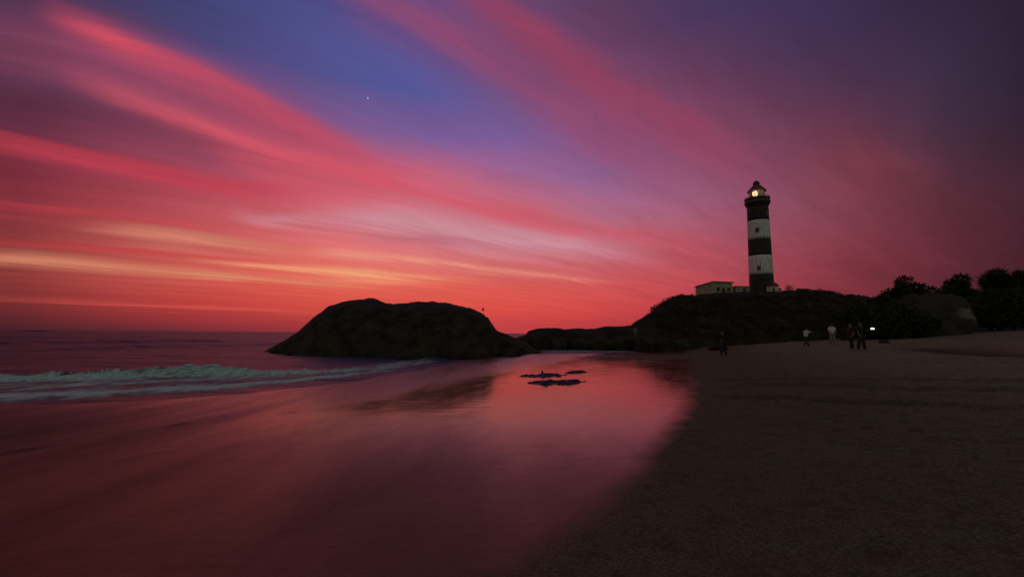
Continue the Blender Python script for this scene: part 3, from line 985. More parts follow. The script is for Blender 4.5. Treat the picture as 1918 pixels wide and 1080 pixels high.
BANDZ = [(-2.5, 4.1, M_BLACK), (4.1, 8.7, M_WHITE), (8.7, 12.75, M_BLACK), (12.75, 17.4, M_WHITE), (17.4, 21.1, M_BLACK)]
bands = []
for z0, z1, m_ in BANDZ:
    bm = bmesh.new()
    off = 0.012 if m_ is M_WHITE else 0.0
    zz = np.linspace(z0, z1, 7)
    prof = [(lr(z0) - 0.2, z0)] + [(lr(z) + off, z) for z in zz] + [(lr(z1) - 0.2, z1)]
    lathe(bm, prof, 56)
    bands.append(bm_obj('painted_band', bm, m_, lh, smooth=False))
    for f_ in bands[-1].data.polygons: f_.use_smooth = True


def tower_window(z, ang, w_=0.62, h_=0.92, band=None):
    r_ = lr(z)
    for nm, sz, dep, mm in (('window', (0.10, w_, h_), 0.02, M_DARK), ('window_frame', None, 0.0, M_GREYP)):
        bm = bmesh.new()
        if sz:
            box(bm, (0, 0, 0), sz)
        else:
            for yy in (-w_ / 2 - 0.05, w_ / 2 + 0.05): box(bm, (0.03, yy, 0), (0.16, 0.10, h_ + 0.2))
            box(bm, (0.06, 0, -h_ / 2 - 0.05), (0.26, w_, 0.096))
            box(bm, (0.10, 0, h_ / 2 + 0.05), (0.34, w_, 0.096))
            box(bm, (0.02, 0, 0), (0.13, 0.05, h_))
        o = bm_obj(nm, bm, mm, lh)
        o.location = (r_ * math.cos(ang), r_ * math.sin(ang), z)
        o.rotation_euler = (0, 0, ang)


tower_window(14.75, TO_CAM + R(-7)); tower_window(5.45, TO_CAM + R(-7))
tower_window(10.5, TO_CAM + R(168)); tower_window(19.0, TO_CAM + R(60), 0.6, 0.9)
bm = bmesh.new(); box(bm, (0, 0, 1.05), (0.14, 1.1, 2.1), bevel=0.02)
o = bm_obj('door', bm, M_WOOD, lh); o.location = ((lr(1)) * math.cos(TO_CAM + R(55)), lr(1) * math.sin(TO_CAM + R(55)), 0.2); o.rotation_euler = (0, 0, TO_CAM + R(55))
# gallery with corbel, deck, parapet and handrail
bm = bmesh.new(); lathe(bm, [(lr(21) - .1, 20.9), (lr(21) + .02, 20.95), (2.62, 21.5), (2.80, 21.75), (2.80, 22.05), (2.5, 22.06), (0.3, 22.07)], 56)
bm_obj('gallery', bm, M_BLACK, lh, smooth=False)
bm = bmesh.new(); lathe(bm, [(2.60, 22.05), (2.84, 22.06), (2.84, 22.18), (2.78, 22.20), (2.78, 23.0), (2.86, 23.02), (2.86, 23.12), (2.60, 23.13), (2.60, 22.06)], 56)
bm_obj('gallery_parapet', bm, M_BLACK, lh)
bm = bmesh.new(); lathe(bm, [(2.842, 22.10), (2.90, 22.11), (2.90, 22.19), (2.842, 22.20)], 56)
bm_obj('gallery_string_course', bm, M_METAL, lh)
rail = bmesh.new()
for i_ in range(20):
    a = i_ * math.pi / 10
    tube(rail, (2.70 * math.cos(a), 2.70 * math.sin(a), 23.1), (2.70 * math.cos(a), 2.70 * math.sin(a), 23.62), 0.03, seg=6)
    a2 = a + math.pi / 10
    for zr in (23.38, 23.62):
        tube(rail, (2.70 * math.cos(a), 2.70 * math.sin(a), zr), (2.70 * math.cos(a2), 2.70 * math.sin(a2), zr), 0.03, seg=6)
bm_obj('handrail', rail, M_METAL, lh)
# lantern room
bm = bmesh.new(); lathe(bm, [(1.72, 22.05), (1.72, 23.25), (1.60, 23.26), (0.2, 23.27)], 16)
bm_obj('lantern_base', bm, M_GREYP, lh)
bm = bmesh.new()
for i_ in range(16):
    a = i_ * math.pi / 8
    tube(bm, (1.66 * math.cos(a), 1.66 * math.sin(a), 23.25), (1.66 * math.cos(a), 1.66 * math.sin(a), 25.2), 0.045, seg=6)
    a2 = a + math.pi / 8
    for zr in (23.3, 24.25, 25.17):
        tube(bm, (1.66 * math.cos(a), 1.66 * math.sin(a), zr), (1.66 * math.cos(a2), 1.66 * math.sin(a2), zr), 0.035, seg=6)
bm_obj('lantern_mullions', bm, M_METAL, lh)
for i_ in range(16):
    a, a2 = i_ * math.pi / 8, (i_ + 1) * math.pi / 8
    am = (a + a2) / 2
    rel = (am - TO_CAM + math.pi) % (2 * math.pi) - math.pi
    blind = rel > R(8) and rel < R(150)
    bm = bmesh.new()
    rr = 1.63
    vv = [bm.verts.new((rr * math.cos(t), rr * math.sin(t), z)) for t, z in ((a, 23.3), (a2, 23.3), (a2, 25.17), (a, 25.17))]
    bm.faces.new(vv)
    if blind:
        bmesh.ops.solidify(bm, geom=list(bm.faces), thickness=0.02)
    bm_obj('blind_panel' if blind else 'glass_pane', bm, M_WHITE if blind else M_GLASS, lh)
bm = bmesh.new(); lathe(bm, [(2.15, 24.98), (2.17, 25.08), (1.70, 25.58), (1.10, 26.30), (0.66, 26.72), (0.60, 26.80)], 16)
lathe(bm, [(2.15, 24.98), (1.6, 25.15), (0.05, 25.2)], 16)
roof = bm_obj('lantern_roof', bm, M_REDROOF, lh)
bm = bmesh.new(); lathe(bm, [(0.60, 26.7), (0.78, 26.85), (0.78, 27.15), (0.58, 27.45), (0.42, 27.65), (0.16, 27.80), (0.02, 27.84)], 20)
bm_obj('vent_ball', bm, M_REDROOF, roof, smooth=True)
bm = bmesh.new(); tube(bm, (0, 0, 27.8), (0, 0, 28.5), 0.02, 0.01, 6)
bm_obj('lightning_rod', bm, M_METAL, roof)
bm = bmesh.new(); tube(bm, (0, 0, 23.2), (0, 0, 23.75), 0.28, 0.22, 12)
bm_obj('lamp_pedestal', bm, M_METAL, lh)
bm = bmesh.new(); bmesh.ops.create_uvsphere(bm, u_segments=20, v_segments=12, radius=0.78, matrix=Matrix.Translation((0, 0, 24.35)) @ Matrix.Diagonal((0.85, 0.85, 0.85, 1)))
lens = bm_obj('lamp_lens', bm, emit_mat('lamp_light', (1.0, 0.66, 0.34), 1.6), lh, smooth=True)
lens.location = (0.75 * math.cos(TO_CAM + R(-28)), 0.75 * math.sin(TO_CAM + R(-28)), 0)

# ------------------------------------------------------------------ keeper's house and other small buildings on the hill
def window_part(parent, c, w_, h_, rz):
    bm = bmesh.new(); box(bm, (0, 0, 0), (w_, 0.06, h_))
    o_ = bm_obj('window', bm, M_DARK, parent); o_.location = c; o_.rotation_euler = (0, 0, rz)
    bm = bmesh.new()
    for s_ in (-1, 1):
        box(bm, (s_ * (w_ / 2 + 0.04), -0.03, 0), (0.08, 0.10, h_ + 0.16)); box(bm, (0, -0.03, s_ * (h_ / 2 + 0.04)), (w_, 0.098, 0.08))
    box(bm, (0, -0.02, 0), (0.05, 0.07, h_))
    bm_obj('window_frame', bm, M_WOOD, o_)
    return o_


hc = at(1334, 548, 101.0)
hz = hc.z - 0.7
house = empty('keepers_house', (hc.x, hc.y, hz), R(-4))
tag(house, 'cream plastered house with a sloping roof, left of the lighthouse', 'house')
LW, DW, HH = 5.0, 5.6, 3.15
# local origin = near corner; right face runs along +x, left face runs along +y towards -x
bm = bmesh.new()
sk = -1.3
v = [(0, 0, -1.5), (LW, 0.9, -1.5), (LW + sk, DW, -1.5), (-2.3, DW - 1.6, -1.5)]
tops = [HH, HH - 0.1, HH - 0.1, HH - 0.75]
lo = [bm.verts.new(q) for q in v]; hi = [bm.verts.new((q[0], q[1], t_)) for q, t_ in zip(v, tops)]
for a in range(4):
    c_ = (a + 1) % 4
    bm.faces.new((lo[a], lo[c_], hi[c_], hi[a]))
bm.faces.new(hi); bm.faces.new(lo[::-1])
bm_obj('wall', bm, M_CREAM, house)
bm = bmesh.new()
ov = [(0.1, -0.35, HH + .05), (LW + .35, 0.6, HH - .03), (LW + sk + .3, DW + .3, HH - .03), (-2.75, DW - 1.7, HH - .78)]
a_ = [bm.verts.new(q) for q in ov]; b_ = [bm.verts.new((q[0], q[1], q[2] + .16)) for q in ov]
for a in range(4):
    c_ = (a + 1) % 4
    bm.faces.new((a_[a], a_[c_], b_[c_], b_[a]))
bm.faces.new(b_); bm.faces.new(a_[::-1])
bm_obj('roof', bm, M_ROOF, house)
wr_ = math.atan2(0.9, LW)
window_part(house, (1.5, 0.27 - 0.02, 1.55), 0.6, 0.7, wr_)
window_part(house, (4.0, 0.72 - 0.02, 1.55), 0.6, 0.7, wr_)
bm = bmesh.new(); box(bm, (0, 0, 0), (0.85, 0.08, 2.0)); o = bm_obj('door', bm, M_WOOD, house); o.location = (2.75, 0.495 - 0.02, 0.9); o.rotation_euler = (0, 0, wr_)
bm = bmesh.new(); tube(bm, (-2.62, DW - 1.85, -1.2), (-2.62, DW - 1.85, HH - .75), 0.06, seg=8); bm_obj('porch_post', bm, M_WOOD, house)

hc2 = at(1385, 547, 103.5)
ann = empty('low_shed', (hc2.x, hc2.y, hc2.z - 0.6), R(4))
tag(ann, 'low dull shed between the cream house and the lighthouse', 'shed')
bm = bmesh.new(); box(bm, (0, 0, 0.45), (3.3, 2.6, 2.6)); bm_obj('wall', bm, M_GREYP, ann)
bm = bmesh.new(); box(bm, (0, 0, 1.83), (3.6, 2.9, 0.14)); bm_obj('roof', bm, M_ROOF, ann)
bm = bmesh.new(); box(bm, (0.5, -1.31, 0.6), (0.8, 0.06, 1.7)); bm_obj('door', bm, M_WOOD, ann)

hc3 = at(1447, 546, 102.0)
hut = empty('small_hut', (hc3.x, hc3.y, hc3.z - 0.5), R(6))
tag(hut, 'small pale hut with a dark gabled roof at the lighthouse foot', 'hut')
bm = bmesh.new(); box(bm, (0, 0, 0.5), (1.7, 1.7, 2.4)); bm_obj('wall', bm, M_WHITE, hut)
bm = bmesh.new()
pr = [(-1.05, 1.70), (-0.55, 2.25), (0.0, 2.55), (0.55, 2.25), (1.05, 1.70)]
fr = [bm.verts.new((x_, -1.05, z_)) for x_, z_ in pr]; bk = [bm.verts.new((x_, 1.05, z_)) for x_, z_ in pr]
for a in range(4): bm.faces.new((fr[a], fr[a + 1], bk[a + 1], bk[a]))
bm.faces.new(fr[::-1]); bm.faces.new(bk); bm.faces.new((fr[0], bk[0], bk[4], fr[4]))
bm_obj('roof', bm, M_REDROOF, hut)
bm = bmesh.new(); box(bm, (-0.35, -0.86, 0.55), (0.6, 0.06, 1.6)); bm_obj('door', bm, M_WOOD, hut)

# parapet wall along the top of the hill
A0, A1 = at(1458, 546, 98.0), at(1546, 547, 98.0)
pw = empty('parapet_wall', (A0.x, A0.y, A0.z - 0.4), math.atan2(A1.y - A0.y, A1.x - A0.x))
tag(pw, 'low pale parapet wall along the hilltop right of the lighthouse', 'wall')
Lw = math.hypot(A1.x - A0.x, A1.y - A0.y)
bm = bmesh.new(); box(bm, (Lw / 2, 0, -0.1), (Lw, 0.3, 1.35), bevel=0.02); bm_obj('wall', bm, M_GREYP, pw)
bm = bmesh.new(); box(bm, (Lw / 2, 0, 0.62), (Lw + 0.1, 0.42, 0.085), bevel=0.02); bm_obj('coping', bm, M_WHITE, pw)
for i_ in range(5):
    bm = bmesh.new(); box(bm, (Lw * i_ / 4, 0, 0.0), (0.44, 0.44, 1.5), bevel=0.03); bm_obj('pier', bm, M_GREYP, pw)

# ------------------------------------------------------------------ boulders and rocks
M_SCAR = mat('scarred_boulder', (0.062, 0.052, 0.036), 0.85, colour2=(0.028, 0.025, 0.018), scale=0.6, bump=0.9, bump_scale=3.0, spec=0.1)
bq = at(1786, 628, 47.0)
BIG = boulder('round_boulder', (bq.x, bq.y + 3.4, 1.2), (4.5, 3.4, 4.75), M_SCAR, 5, 'big rounded boulder with a pale scar below the trees', lump=0.42, square=2.3, freq=1.5, chips=4, rz=math.pi)
# the pale scar: freshly broken rock on the side facing the beach
sb = NB(M_SCAR.node_tree)
sp_ = M_SCAR.node_tree.nodes['Principled BSDF']
src = sp_.inputs['Base Color'].links[0].from_socket
stc = sb.new('ShaderNodeTexCoord')
tgt = at(1825, 588, 47.0)
loc_ = Vector((bq.x - tgt.x, 3.2, tgt.z - 1.2))
smp = sb.new('ShaderNodeMapping'); sb.link(stc.outputs['Object'], smp.inputs[0])
smp.vector_type = 'POINT'
smp.inputs['Location'].default_value = tuple(-c for c in loc_)
ssc = sb.vm('MULTIPLY', smp.outputs[0], (0.75, 0.10, 1.25))
sd_ = sb.vm('LENGTH', ssc, out=1)
sn_ = sb.noise(stc.outputs['Object'], 2.2, 5.0, 0.65)
sf_ = sb.rng(sb.m('ADD', sd_, sb.m('MULTIPLY', sb.m('SUBTRACT', sn_, 0.5), 1.6)), 0.6, 1.0, 0.9, 0.0)
sb.link(sb.mix(sf_, src, (0.15, 0.14, 0.10)), sp_.inputs['Base Color'])
bq = at(1722, 628, 46.0)
boulder('side_boulder', (bq.x, bq.y + 2.8, 1.2), (3.0, 2.4, 4.0), M_ROCK, 11, 'darker boulder leaning against the left of the big round one', lump=0.2, square=2.5)
bq = at(1660, 632, 48.0)
boulder('side_boulder', (bq.x, bq.y + 2.5, 0.8), (3.0, 2.4, 3.2), M_ROCK, 12, 'black boulder left of the paired boulders, under the bushes', lump=0.2)

ORD = ['first', 'second', 'third', 'fourth', 'fifth', 'sixth', 'seventh', 'eighth']
HEADLAND = [(1008, 648, 54.5, (1.9, 1.4, 1.3)), (1048, 650, 54.0, (1.6, 1.2, 0.9)), (1088, 651, 53.5, (1.4, 1.2, 0.8)), (1128, 651, 53.0, (1.8, 1.2, 0.9)),
            (1172, 652, 52.5, (1.7, 1.3, 1.0)), (1215, 654, 50.5, (1.9, 1.4, 1.2)), (1252, 655, 49.5, (1.6, 1.3, 1.0)), (1290, 654, 49.0, (1.5, 1.2, 0.9))]
for i_, (px, py, yy, sz) in enumerate(HEADLAND):
    q = at(px, py, yy)
    boulder('shore_boulder', (q.x, q.y + 0.8, q.z + 0.25), sz, M_ROCK, 30 + i_, ORD[i_] + ' dark boulder from the left in the row along the headland foot', group='boulders along the headland foot', lump=0.25, rz=i_ * 0.9)
def low_slab(px, py, hx, hy, top, seed, label):
    """ragged, half-buried rock: a noisy mound that only breaks the sand in places"""
    x_, y_ = hit(px, py)
    gx, gy = np.meshgrid(np.linspace(-1.25, 1.25, 70), np.linspace(-1.25, 1.25, 46))
    n_ = fbm(gx * 2.1 + seed, gy * 2.6, oct=4, seed=seed, gain=0.6)
    zz = top * (0.55 - (gx ** 2 + gy ** 2) * 0.9 + 1.25 * n_)
    zz = np.minimum(zz, top * (0.75 + 0.25 * n_))
    wx, wy = x_ + gx * hx + 0.25 * gy * hy, y_ + gy * hy
    zz = zz + ground(wx.ravel(), wy.ravel()).reshape(wx.shape)
    k_ = gx.shape[1]; n0 = gx.shape[0]
    i2 = np.arange(n0 - 1)[:, None]; j2 = np.arange(k_ - 1)[None, :]
    f_ = np.stack([i2 * k_ + j2, i2 * k_ + j2 + 1, (i2 + 1) * k_ + j2 + 1, (i2 + 1) * k_ + j2], -1).reshape(-1, 4)
    o_ = mesh_np('wet_rock_slab', np.stack([wx.ravel(), wy.ravel(), zz.ravel()], 1), f_, M_WETROCK)
    tag(o_, label, 'rock')


low_slab(1024, 703, 1.05, 0.85, 0.12, 61, 'long low wet rock slab in the shallow pool, left of three')
low_slab(1048, 716, 1.10, 0.75, 0.13, 62, 'widest and nearest wet rock slab in the shallow pool')
low_slab(1082, 697, 0.55, 0.5, 0.10, 63, 'smallest wet rock slab in the shallow pool, on the right')
low_slab(1135, 668, 2.6, 1.8, 0.085, 64, 'thin dark rock ledge near the foam of the inlet')
for i_, (px, py, yy, sz, lb) in enumerate([(548, 661, 38.5, (1.1, 0.9, 0.5), 'low stone in the water off the left end of the sea rock'),
                                           (640, 667, 35.0, (1.3, 0.8, 0.45), 'low stone at the front foot of the sea rock, left of its middle'),
                                           (760, 670, 34.0, (1.5, 0.9, 0.5), 'low stone at the front foot of the sea rock, under its saddle'),
                                           (880, 667, 35.0, (1.6, 0.9, 0.55), 'low stone at the front foot of the sea rock, right of its middle'),
                                           (955, 660, 38.0, (1.4, 0.9, 0.5), 'low stone by the right tail of the sea rock')]):
    q = at(px, py, yy)
    boulder('foot_stone', (q.x, q.y, float(ground_base(q.x, q.y)) + 0.15), sz, M_ROCK, 110 + i_, lb, lump=0.3, rz=i_ * 1.1)
x_, y_ = hit(1016, 703)
boulder('pointed_rock', (x_, y_ + 0.1, float(ground_base(x_, y_)) + 0.1), (0.05, 0.05, 0.10), M_WETROCK, 70, 'small upright stone on the left slab of the pool', lump=0.3)
for i_, (px, py, sz, lb) in enumerate([(1345, 655, (0.9, 0.7, 0.45), 'small pale rock at the hill foot beside the dark walker'),
                                       (1395, 640, (1.3, 0.9, 0.55), 'low rock at the hill foot above the dark walker'),
                                       (1425, 632, (1.1, 0.9, 0.6), 'low rock at the hill foot left of the dark strolling pair')]):
    x_, y_ = hit(px, py)
    boulder('foot_rock', (x_, y_, float(ground_base(x_, y_)) + 0.1), sz, M_ROCK2, 80 + i_, lb, lump=0.25)
q = at(66, 620, 900.0)
boulder('far_reef', (q.x, q.y, SEA), (34, 12, 1.6), M_ROCK, 90, 'thin dark reef lying on the horizon at far left', cat='reef', lump=0.35, freq=2.2)

# ------------------------------------------------------------------ flag on the rock
fq = at(906, 590, YC)
fx, fz = fq.x, fq.z + 0.15
flag = empty('flag', (fx, YC, fz - 0.30))
tag(flag, 'small red pennant on a thin pole on the right shoulder of the sea rock', 'flag')
bm = bmesh.new(); tube(bm, (0, 0, 0), (0, 0, 1.0), 0.018, 0.012, 6); bm_obj('pole', bm, M_WOOD, flag)
bm = bmesh.new()
cols_ = 6
fa, fb = [], []
for i_ in range(cols_ + 1):
    t_ = i_ / cols_
    yy = 0.03 * math.sin(t_ * 6)
    fa.append(bm.verts.new((-0.24 * t_, yy, 0.98 - 0.26 * t_ + 0.0))); fb.append(bm.verts.new((-0.24 * t_, yy, 0.56 + 0.14 * t_)))
for i_ in range(cols_): bm.faces.new((fa[i_], fa[i_ + 1], fb[i_ + 1], fb[i_]))
bmesh.ops.solidify(bm, geom=list(bm.faces), thickness=0.006)
bm_obj('cloth', bm, mat('red_cloth', (0.32, 0.012, 0.010), 0.8, var=0.2), flag)

# ------------------------------------------------------------------ trees and shrubs
TREES = [(1693, 522, 60, 3.6, 'dark bushy tree behind the boulders, leftmost of the tree tops', 0.2),
         (1652, 556, 57, 2.6, 'small dark tree left of the bushy tree tops, above the black boulder', 0.2),
         (1742, 543, 62, 3.0, 'low dark tree in the dip between two taller tree tops', 0.2),
         (1798, 517, 60, 3.6, 'broad dark tree right behind the big round boulder', 0.3),
         (1868, 506, 58, 3.0, 'tallest spiky dark tree right of the round boulder', 0.9),
         (1918, 512, 56, 3.0, 'spiky dark tree cut by the right edge', 0.9),
         (1850, 548, 55, 3.0, 'low dense tree beside the right flank of the round boulder', 0.2),
         (1895, 560, 53, 3.0, 'low dense tree at the right, under the spiky trees', 0.2)]
for i_, (px, py, yy, sp, lb, spk) in enumerate(TREES):
    q = at(px, py, yy)
    gz = on_hill(q.x, q.y) - 0.2
    tree('beach_tree', (q.x, q.y, gz), (q.z - gz) / 1.04, sp, 200 + i_, lb, group='trees at the top of the beach', spiky=spk, leaves=9000)
BUSHES = [(1694, 629, 45, 1.9, 3.3, 'tall black bush in front of the darker leaning boulder'), (1668, 631, 46, 2.2, 3.8, 'broad black bush between the phone holder and the boulders'),
          (1640, 632, 47, 2.0, 3.6, 'black bush right behind the small dark bundle'), (1612, 632, 51, 2.2, 3.6, 'black bush behind the phone holder, leftmost of its row'),
          (1728, 628, 44.5, 1.3, 2.0, 'low black bush against the left flank of the round boulder'), (1872, 616, 51, 2.2, 4.2, 'tall black bush just right of the round boulder'),
          (1896, 616, 49, 2.2, 4.4, 'tall black bush under the spiky trees near the right edge'), (1925, 615, 48, 2.2, 4.4, 'black bush cut off by the right edge'),
          (1855, 618, 53, 2.0, 4.0, 'black bush tucked behind the right flank of the round boulder')]
for i_, (px, py, yy, wd_, ht_, lb) in enumerate(BUSHES):
    q = at(px, py, yy)
    gz = float(ground_base(q.x, q.y))
    shrub('beach_bush', (q.x, q.y, gz), (wd_, ht_), 300 + i_, lb, group='bushes under the trees', m=M_LEAF, leaves=3600, leaf=0.30)
for px, py, hpx, lb in [(1478, 546, 11, 'round dark shrub on the skyline beyond the parapet wall'), (1496, 546, 6, 'low dark shrub on the skyline right of the round one')]:
    q = at(px, py, 101.0)
    shrub('skyline_shrub', (q.x, q.y, q.z - 0.3), (0.9, 0.3 + hpx * 0.129), int(px), lb, leaves=500)
# scrub over the hillside: an uncountable cover, one object
rnd = random.Random(5)
cs, rs_, ns = [], [], []
for i_ in range(520):
    px = rnd.uniform(1225, 1675); yy = rnd.uniform(57, 96)
    if yy > 80 and (1300 < px < 1470): continue
    u_ = sight(px, 590); x_ = u_.x / u_.y * yy
    z_ = on_hill(x_, yy)
    if yy > 80:
        w_, h_ = rnd.uniform(.2, .6), rnd.uniform(.12, .35)
    else:
        w_, h_ = rnd.uniform(.3, 1.3), rnd.uniform(.2, .7)
    cs.append((x_, yy, z_ + h_ * 0.3)); rs_.append((w_, w_, h_)); ns.append(int(60 + 90 * w_))
scrub = leaf_mesh('hillside_scrub', cs, rs_, ns, 0.20, M_SCRUB, None, 77, 0.2)
tag(scrub, 'low dark scrub covering the rocky hillside', 'scrub', kind='stuff')

# ------------------------------------------------------------------ people
def skin_chain(name, verts, edges, radii, root, m, parent, sub=1):
    me = bpy.data.meshes.new(name)
    me.from_pydata([tuple(v_) for v_ in verts], edges, [])
    o_ = link(bpy.data.objects.new(name, me), parent)
    md = o_.modifiers.new('Skin', 'SKIN')
    md.use_smooth_shade = True
    for i__, sv in enumerate(me.skin_vertices[0].data):
        r__ = radii[i__]
        sv.radius = r__ if isinstance(r__, tuple) else (r__, r__)
        sv.use_root = (i__ == root)
    s_ = o_.modifiers.new('Sub', 'SUBSURF'); s_.levels = sub; s_.render_levels = sub
    me.materials.append(m)
    return o_


def cloth(c): return mat('cloth_%d_%d_%d' % tuple(int(q * 999) for q in c), c, 0.9, var=0.2, scale=8)


def person(loc, face, label, shirt, trousers, stride=0.0, arms=((0, 0.1), (0, 0.1)), height=1.70, name='person', lean=0.0, group=None, phone=False):
    """face: heading in radians (local +Y forward); stride: leg swing; arms: (forward swing, elbow bend) left, right"""
    root = empty(name, loc, face)
    s = height / 1.70
    V = lambda x, y, z: Vector((x * s, y * s, z * s))
    tilt = Matrix.Rotation(-lean, 3, 'X')
    pelvis = V(0, 0, 0.92)
    up = lambda v_: pelvis + tilt @ (v_ - pelvis)
    chest, neck, head0, head1 = up(V(0, 0, 1.25)), up(V(0, 0, 1.44)), up(V(0, 0.02, 1.53)), up(V(0, 0.02, 1.66))
    waist = up(V(0, 0, 1.06))
    verts = [pelvis, waist, chest, neck, head0, head1]
    rad = [0.135 * s, (0.135 * s, 0.10 * s), (0.165 * s, 0.11 * s), 0.055 * s, (0.075 * s, 0.09 * s), (0.075 * s, 0.09 * s)]
    edges = [(0, 1), (1, 2), (2, 3), (3, 4), (4, 5)]
    legs, armc, hands = [], [], []
    for sd, sw in ((-1, stride), (1, -stride)):
        hip = V(0.09 * sd, 0, 0.87)
        kb = max(0, -sw) * 0.5 + 0.03
        knee = hip + V(0.01 * sd, math.sin(sw) * 0.43 + 0.02, -math.cos(sw) * 0.43)
        ank = knee + V(0, math.sin(sw - kb) * 0.40, -math.cos(sw - kb) * 0.40)
        toe = ank + V(0.02 * sd, 0.15, -0.035)
        i0 = len(verts)
        verts += [hip, knee, ank, toe]; rad += [0.088 * s, 0.058 * s, 0.042 * s, 0.035 * s]
        edges += [(0, i0), (i0, i0 + 1), (i0 + 1, i0 + 2), (i0 + 2, i0 + 3)]
        legs.append((hip, knee, ank))
    for sd, (sw, eb) in ((-1, arms[0]), (1, arms[1])):
        sh = up(V(0.19 * sd, 0, 1.39))
        el_ = sh + V(0.05 * sd, math.sin(sw) * 0.28, -math.cos(sw) * 0.28)
        wr__ = el_ + V(-0.02 * sd, math.sin(sw + eb) * 0.25, -math.cos(sw + eb) * 0.25)
        fdir = (wr__ - el_).normalized()
        palm = wr__ + fdir * 0.07 * s
        i0 = len(verts)
        verts += [sh, el_, wr__, palm]; rad += [0.058 * s, 0.042 * s, 0.030 * s, (0.036 * s, 0.022 * s)]
        edges += [(2, i0), (i0, i0 + 1), (i0 + 1, i0 + 2), (i0 + 2, i0 + 3)]
        armc.append((sh, el_, wr__)); hands.append((palm, fdir, sd))
    body = skin_chain('body', verts, edges, rad, 0, M_SKIN, root)
    # fingers and thumb, each its own short bent chain
    for palm, fdir, sd in hands:
        side = fdir.cross(Vector((1, 0, 0))).normalized()
        curl = Vector((-sd, 0, 0))
        for fi, ln in enumerate((0.062, 0.072, 0.068, 0.054)):
            bs = palm + side * (fi - 1.5) * 0.019 * s
            mid = bs + (fdir * ln * 0.6 + curl * 0.008) * s
            tip = mid + (fdir * ln * 0.45 + curl * 0.028) * s
            skin_chain('finger', [bs, mid, tip], [(0, 1), (1, 2)], [0.0085 * s, 0.0080 * s, 0.0065 * s], 0, M_SKIN, body)
        tb = palm - fdir * 0.035 * s - side * 0.030 * s
        skin_chain('thumb', [tb, tb - side * 0.028 * s + fdir * 0.022 * s, tb - side * 0.034 * s + fdir * 0.052 * s], [(0, 1), (1, 2)], [0.011 * s, 0.009 * s, 0.008 * s], 0, M_SKIN, body)
    # face
    hc_ = (head0 + head1) / 2
    bm = bmesh.new(); tube(bm, hc_ + V(0, 0.085, 0.02), hc_ + V(0, 0.112, -0.015), 0.008 * s, 0.016 * s, 6)
    bm_obj('nose', bm, M_SKIN, body, smooth=True)
    for sd in (-1, 1):
        bm = bmesh.new(); bmesh.ops.create_icosphere(bm, subdivisions=1, radius=0.022 * s, matrix=Matrix.Translation(hc_ + V(0.082 * sd, -0.005, 0.0)))
        bm_obj('ear', bm, M_SKIN, body, smooth=True)
        bm = bmesh.new(); bmesh.ops.create_icosphere(bm, subdivisions=1, radius=0.011 * s, matrix=Matrix.Translation(hc_ + V(0.03 * sd, 0.088, 0.022)))
        bm_obj('eye', bm, M_HAIR, body)
    bm = bmesh.new(); box(bm, hc_ + V(0, 0.09, -0.045), (0.045 * s, 0.01 * s, 0.008 * s))
    bm_obj('mouth', bm, M_HAIR, body)
    bm = bmesh.new()
    bmesh.ops.create_uvsphere(bm, u_segments=14, v_segments=10, radius=1.0)
    for v_ in bm.verts:
        c_ = v_.co.copy()
        if c_.y > 0.35 and c_.z < 0.45: c_.y *= 0.35; c_.z = max(c_.z, 0.1)
        v_.co = hc_ + V(c_.x * 0.088, c_.y * 0.102 - 0.012, c_.z * 0.105 + 0.035)
    bm_obj('hair', bm, M_HAIR, root, smooth=True)
    # shirt
    k = 1.16
    vs_ = [pelvis + V(0, 0, -0.02), waist, chest, up(V(0, 0, 1.43))]
    rd = [(0.185 * s, 0.155 * s), (0.175 * s, 0.145 * s), (0.20 * s, 0.15 * s), 0.08 * s]
    ed = [(0, 1), (1, 2), (2, 3)]
    for (sh, el_, wr__) in armc:
        i0 = len(vs_)
        vs_ += [sh, sh.lerp(el_, 0.95)]; rd += [0.082 * s, 0.072 * s]; ed += [(2, i0), (i0, i0 + 1)]
    skin_chain('shirt', vs_, ed, rd, 0, cloth(shirt), root)
    vs_ = [pelvis + V(0, 0, 0.04)]; rd = [(0.148 * s, 0.125 * s)]; ed = []
    for (hip, knee, ank) in legs:
        i0 = len(vs_)
        vs_ += [hip, knee, knee.lerp(ank, 0.93)]; rd += [0.120 * s, 0.092 * s, 0.082 * s]; ed += [(0, i0), (i0, i0 + 1), (i0 + 1, i0 + 2)]
    skin_chain('trousers', vs_, ed, rd, 0, cloth(trousers), root)
    # rest the lower foot on the ground
    lowz = min(v_.z for v_ in verts) - 0.035 * s
    root.location.z -= lowz
    tag(root, label, 'person', group)
    return root, hands


def ground_pt(px, py):
    x_, y_ = hit(px, py)
    return (x_, y_, float(ground(np.array([x_]), np.array([y_]))[0]))


WHT, PALE, DRK, BLK = (0.62, 0.62, 0.58), (0.22, 0.21, 0.19), (0.030, 0.026, 0.026), (0.012, 0.012, 0.014)
def pheight(gp, px, ytop):
    d = sight(px, ytop)
    return EYE.z + d.z / d.y * gp[1] - gp[2]


